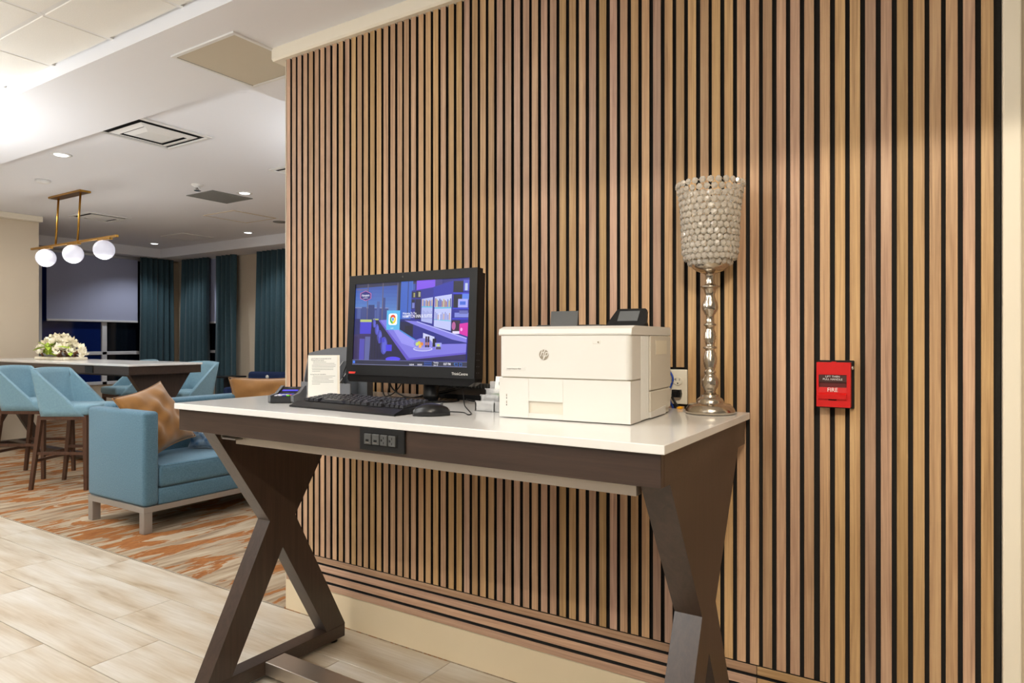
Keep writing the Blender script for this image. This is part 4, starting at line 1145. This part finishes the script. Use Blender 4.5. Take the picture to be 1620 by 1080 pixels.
q = MB(); q.box(-.040, .034, FYa + .006, -.02, -.007, .008); q.build('push_plate', M_dred, fa)
q = MB(); q.prism([(FYa + .004, -.007), (-.02, -.007), (-.02, -.0405), (FYa - .006, -.0405), (FYa - .007, -.028), (FYa + .002, -.022)], -.040, .034, 'x'); hd = q.build('pull_handle', M_red, fa)
text('lettering', 'FIRE', .0165, M_whiteink, hd, T((-.003, FYa + .0005, -.0145)) @ FRONT, sx=.95, ext=.0004)
q = MB(); q.box(-.014, .008, FYa - .0005, FYa + .01, -.0445, -.0415); q.build('slot', M_hole, fa)
q = MB(); q.lathe([(.006, 0), (.006, .004), (.004, .007)], 14, T((.044, -.032, .050)) @ RY(PI / 2)); q.build('key_lock', M_chrome, fa)
q = MB(); q.box(-.006, .006, FYa + .004, FYa + .02, .066, .068); q.build('top_tab', M_red, fa)

# ------------------------------------------------------------------ sofa with pillows
so = thing('sofa', 'blue upholstered sofa with grey legs on the orange carpet', 'sofa', (-5.31, .31, 0))
SL = 2.45; SWD = .76
q = MB(); q.box(0, SWD, 0, .11, .187, .838, .028, 4, smooth=True); q.build('armrest', M_sofa, so)
q = MB(); q.box(0, SWD, SL - .11, SL, .187, .838, .028, 4, smooth=True); q.build('armrest', M_sofa, so)
q = MB(); q.box(0, .16, .105, SL - .105, .187, .862, .03, 4, smooth=True); q.build('backrest', M_sofa, so)
q = MB(); q.box(.12, SWD - .004, .108, SL - .108, .187, .30, .012, 3, smooth=True); q.build('seat_base', M_sofa, so)
q = MB(); q.box(.14, SWD + .004, .112, SL - .112, .302, .462, .03, 4, smooth=True); sc_ = q.build('seat_cushion', M_sofa, so)
q = MB(); q.tube([(SWD - .004, .14, .452), (SWD - .004, SL - .14, .452)], .005, 6); q.build('piping', M_sofa, sc_)
q = MB()
q.box(0.01, SWD, 0.0, .045, .148, .186); q.box(0.01, SWD, SL - .045, SL, .148, .186); q.box(SWD - .045, SWD, .045, SL - .045, .148, .186); q.box(0.01, .055, .045, SL - .045, .148, .186); q.build('frame', M_greywood, so)
for x in (.01, SWD - .06):
    for y in (0.0, SL - .06):
        q = MB(); q.box(x, x + .06, y, y + .06, 0.004, .149, .003, 1); q.build('leg', M_greywood, so)


def pillow(name, label, loc, M, w_, h_, t_, m, seed, pinch=.10, wr=.012, group=None):
    rnd = random.Random(seed); ph = [rnd.uniform(0, 6) for _ in range(6)]
    th = thing(name, label, 'pillow', loc, 0, group)
    q = MB()

    def side(s):
        def fn(u, v):
            a, b = 2 * u - 1, 2 * v - 1
            e = (1 - abs(a) ** 2.4) * (1 - abs(b) ** 2.4)
            z = s * t_ * .5 * max(e, 0) ** .55
            z += s * wr * (math.sin(7 * a + 4 * b + ph[0]) + .7 * math.sin(11 * b - 5 * a + ph[1]) + .5 * math.sin(13 * a + ph[2])) * max(e, 0) ** .7
            k = 1 - pinch * (1 - abs(b) ** 2); k2 = 1 - pinch * (1 - abs(a) ** 2)
            return M @ Vector((a * w_ / 2 * k, b * h_ / 2 * k2, z))
        return fn
    q.grid(side(1), 26, 26); q.grid(side(-1), 26, 26)
    bmesh.ops.remove_doubles(q.b, verts=q.b.verts, dist=.0005); bmesh.ops.recalc_face_normals(q.b, faces=q.b.faces)
    cv = q.build('cover', m, th)
    edge = []
    for i in range(4):
        for k in range(16):
            t = -1 + 2 * k / 16
            a, b = ((t, -1), (1, t), (-t, 1), (-1, -t))[i]
            edge.append(M @ Vector((a * w_ / 2 * (1 - pinch * (1 - b * b)), b * h_ / 2 * (1 - pinch * (1 - a * a)), 0)))
    q = MB(); q.tube(edge, .005, 5, closed=True); q.build('piping', m, cv)
    return th


Wp = Vector((-.36, .91, .18)).normalized(); Np = Wp.cross(Vector((-.35, -.45, .82))).normalized(); Up = Np.cross(Wp)
MP = Matrix((Wp, Up, Np)).transposed().to_4x4()
pillow('throw_pillow', 'mustard velvet pillow leaning in the near corner of the sofa', (-4.965, .63, .742), MP, .50, .51, .19, M_mustard, 3, wr=.011)
pillow('throw_pillow', 'mustard velvet pillow standing at the far end of the sofa', (-5.00, 1.72, .76), RZ(math.radians(62)) @ RX(math.radians(80)), .74, .50, .18, M_mustard, 5)
pillow('throw_pillow', 'small blue and white patterned pillow on the sofa seat', (-4.93, 1.06, .575), RZ(math.radians(20)) @ RX(math.radians(70)), .36, .24, .12, M_bluepat, 9)

# ------------------------------------------------------------------ bar table
bt = thing('bar_table', 'long white topped dark wood bar table with X legs', 'table', (-8.2, 1.5625, 0))
BX, BY = 1.795, .378
q = MB(); q.box(-BX, BX, -BY, BY, ZD - .021, ZD, .002, 1); q.build('tabletop', M_quartz, bt)
for y in (-BY + .012, BY - .032):
    q = MB(); q.box(-BX + .012, BX - .012, y, y + .02, 1.0, ZD - .021); q.build('apron', M_desk, bt)
for x in (-BX + .012, BX - .032):
    q = MB(); q.box(x, x + .02, -BY + .033, BY - .033, 1.0, ZD - .021); q.build('apron', M_desk, bt)
for x in (-1.62, 1.69):
    q = MB(); x_leg(q, x - .07, x, 0, 1.0); L = q.build('leg', M_deskv, bt)
    q = MB(); q.box(x - .07, x, -.335, .335, .004, .075); q.build('base_rail', M_desk, L)
q = MB(); q.box(-1.62, 1.62, -.05, .05, .022, .072); q.build('stretcher', M_desk, bt)
q = MB(); q.box(-1.62, 1.62, -.06, .06, .955, 1.0); q.build('support_bar', M_black, bt)
q = MB(); q.box(.98, 1.13, -BY + .003, -BY + .013, 1.005, 1.075, .002, 1); q.build('power_module', M_black, bt)

# flower centrepiece
fl = thing('flower_arrangement', 'long low arrangement of cream flowers on the bar table', 'flowers', (-8.66, 1.60, ZD))
q = MB(); q.box(-.36, .36, -.13, .13, 0, .035, .012, 2); q.build('tray', M_cream, fl)
q = MB()
for k in range(16):
    x = random.uniform(-.32, .32); y = random.uniform(-.1, .1)
    q.tube([(x, y, .02), (x + random.uniform(-.06, .06), y + random.uniform(-.05, .05), .07), (x + random.uniform(-.1, .1), y + random.uniform(-.06, .06), .10)], .012, 5)
q.build('bark', M_bark, fl, 'stuff')
q = MB()                                    # one blossom: five cupped petals
for k in range(5):
    a = 2 * PI * k / 5
    def pf(u, v, a=a):
        r = .012 + .045 * v; wv = (u - .5) * .055 * math.sin(PI * min(v * .9 + .1, 1)) ** .7
        z = .03 * v * v + .02 * v - .25 * wv * wv * 10
        return (r * math.cos(a) - wv * math.sin(a), r * math.sin(a) + wv * math.cos(a), z)
    q.grid(pf, 4, 4)
q.ball((0, 0, .012), .012, 1)
blo = q.build('blossom', M_petal, fl); fbq = True
for k in range(120):
    t = random.uniform(0, 2 * PI); rr_ = math.sqrt(random.random()); x, y = .46 * rr_ * math.cos(t), .17 * rr_ * math.sin(t)
    z = .07 + .185 * max(0, 1 - rr_ ** 2.2) + random.uniform(-.02, .02)
    o = blo if fbq else clone(blo, parent=fl); fbq = False
    o.location = (x, y, z); o.rotation_euler = (-y * 5 + random.uniform(-.5, .5), x * 1.6 + random.uniform(-.5, .5), random.uniform(0, 6)); s_ = random.uniform(.62, .85); o.scale = (s_, s_, s_)
q = MB()
def lf(u, v):
    wv = (u - .5) * .05 * math.sin(PI * (v * .92 + .04)); return (wv, .13 * v, .06 * v - .07 * v * v - abs(wv) * .4)
q.grid(lf, 5, 6); leaf = q.build('leaf', M_leaf, fl)
for k in range(26):
    o = leaf if k == 0 else clone(leaf, parent=fl)
    t = random.uniform(0, 2 * PI); c_ = random.choice([(-.06, -.1), (-.02, -.13), (.02, -.11), (.36, -.06), (-.4, 0), (.2, -.12)]) if k > 10 else (random.uniform(-.08, .06), -.13)
    o.location = (c_[0], c_[1], random.uniform(.05, .16)); o.rotation_euler = (random.uniform(-.3, .9), random.uniform(-.5, .5), t)

# ------------------------------------------------------------------ bar stools
st_ = thing('bar_stool', 'pale blue bar stool with dark wood legs next to the sofa arm', 'stool', (-6.65, .855, 0), math.atan2(.85, -.52) - PI / 2 + 0.0, 'bar stools around the bar table')
# local frame: +x points where the stool faces after rotation by facing angle
FACE = math.atan2(.52, .85)
st_.rotation_euler = (0, 0, FACE)
q = MB(); q.box(-.20, .25, -.225, .225, .665, .755, .028, 3, smooth=True); q.build('seat', M_stool, st_)


def shell(side):
    """outer/inner surfaces of the wrap-round back: t runs from one front edge round the back to the other"""
    def fn(u, v):
        t = (u - .5) * 2
        sgn = 1 if t > 0 else -1; a = abs(t)
        top = 1.085
        if a < .5:
            y = sgn * a / .5 * (.205 + .02 * v); x = -.215 - .075 * v + .04 * (a / .5) ** 3
            zt = top - .012 * (a / .5) ** 2
        else:
            k = (a - .5) / .5
            y = sgn * (.225 + .022 * v); x = (-.175 - .075 * v) + k * (.34 * (1 - v) + .05)
            zt = top - .012 - .03 * k * k
        z = .655 + (zt - .655) * v
        n = 0.0 if side else .032
        if a < .46:
            x += n
        else:
            y -= sgn * n; x += n * (1 - min(1, (a - .46) / .2))
        return (x, y, z)
    return fn


q = MB(); V1, f1 = q.grid(shell(True), 41, 9); V2, f2 = q.grid(shell(False), 41, 9)
for j in range(8):
    for i in (0, 40):
        q.b.faces.new((V1[j][i], V1[j + 1][i], V2[j + 1][i], V2[j][i]))
for i in range(40):
    for j in (0, 8):
        q.b.faces.new((V1[j][i], V1[j][i + 1], V2[j][i + 1], V2[j][i]))
bmesh.ops.recalc_face_normals(q.b, faces=q.b.faces)
q.build('backrest', M_stool, st_)
for sx, sy in ((-1, -1), (-1, 1), (1, -1), (1, 1)):
    q = MB(); x0, y0 = (.21 if sx > 0 else -.19), sy * .20; x1, y1 = (.225 if sx > 0 else -.27), sy * .215
    a = .019; b = .014
    q.prism([(x0 - a, y0 - a), (x0 + a, y0 - a), (x0 + a, y0 + a), (x0 - a, y0 + a)], .0, .665, 'z')
    for v in q.b.verts:
        if v.co.z < .1:
            v.co.x = x1 + (v.co.x - x0) * b / a; v.co.y = y1 + (v.co.y - y0) * b / a; v.co.z = .004
    q.build('leg', M_walnut, st_)
q = MB(); q.box(-.205, .228, -.222, -.20, .625, .665); q.box(-.205, .228, .20, .222, .625, .665); q.box(-.205, -.185, -.2, .2, .625, .665); q.box(.205, .228, -.2, .2, .625, .665); q.build('seat_frame', M_walnut, st_)
for b4 in ((-.23, .22, -.215, -.195, .315, .34), (-.23, .22, .195, .215, .315, .34), (.208, .228, -.195, .195, .22, .25), (-.235, -.215, -.195, .195, .25, .275)):
    q = MB(); q.box(*b4); q.build('footrest', M_walnut, st_)
GS = 'bar stools around the bar table'
dup(st_, (-7.50, .875, 0), FACE, 'pale blue bar stool second from the sofa arm', GS)
dup(st_, (-7.30, 2.31, 0), -PI / 2 + .15, 'pale blue bar stool behind the near end of the table', GS)
dup(st_, (-8.55, 2.33, 0), -PI / 2 - .1, 'pale blue bar stool behind the table, seen below its top', GS)

# ------------------------------------------------------------------ far small table and lounge chairs
bkt = thing('side_table', 'small black high table beside the slim curtain', 'table', (-9.55, 4.42, 0))
q = MB(); q.box(-.19, .19, -.19, .19, .735, .76, .003, 1); q.build('tabletop', M_black, bkt)
q = MB(); q.box(-.05, .05, -.05, .05, .004, .735); q.build('post', M_black, bkt)
q = MB(); q.box(-.16, .16, -.16, .16, .004, .02, .003, 1); q.build('foot_plate', M_black, bkt)


def lounge(label, x, y, rz, group=None):
    t = thing('lounge_chair', label, 'chair', (x, y, 0), rz, 'navy lounge chairs')
    q = MB(); q.box(-.34, .34, -.34, .30, .17, .44, .05, 3, smooth=True); q.build('seat', M_navy, t)
    q = MB(); q.box(-.36, .36, .22, .36, .2, .82, .05, 3, smooth=True); q.build('backrest', M_navy, t)
    for s in (-1, 1):
        q = MB(); q.box(s * .36 - (.1 if s > 0 else 0), s * .36 + (.1 if s < 0 else 0), -.34, .26, .2, .60, .04, 3, smooth=True); q.build('armrest', M_navy, t)
        for yy in (-.28, .28):
            q = MB(); q.box(s * .28 - .02, s * .28 + .02, yy - .02, yy + .02, .004, .2); q.build('leg', M_black, t)
    q = MB(); q.ball((0.05, .20, .74), .035, 1, (1, .4, 1)); q.build('white_tag', M_paper, t)


lounge('navy lounge chair below the darkest curtain at the far wall', -9.1, 4.6, .25)
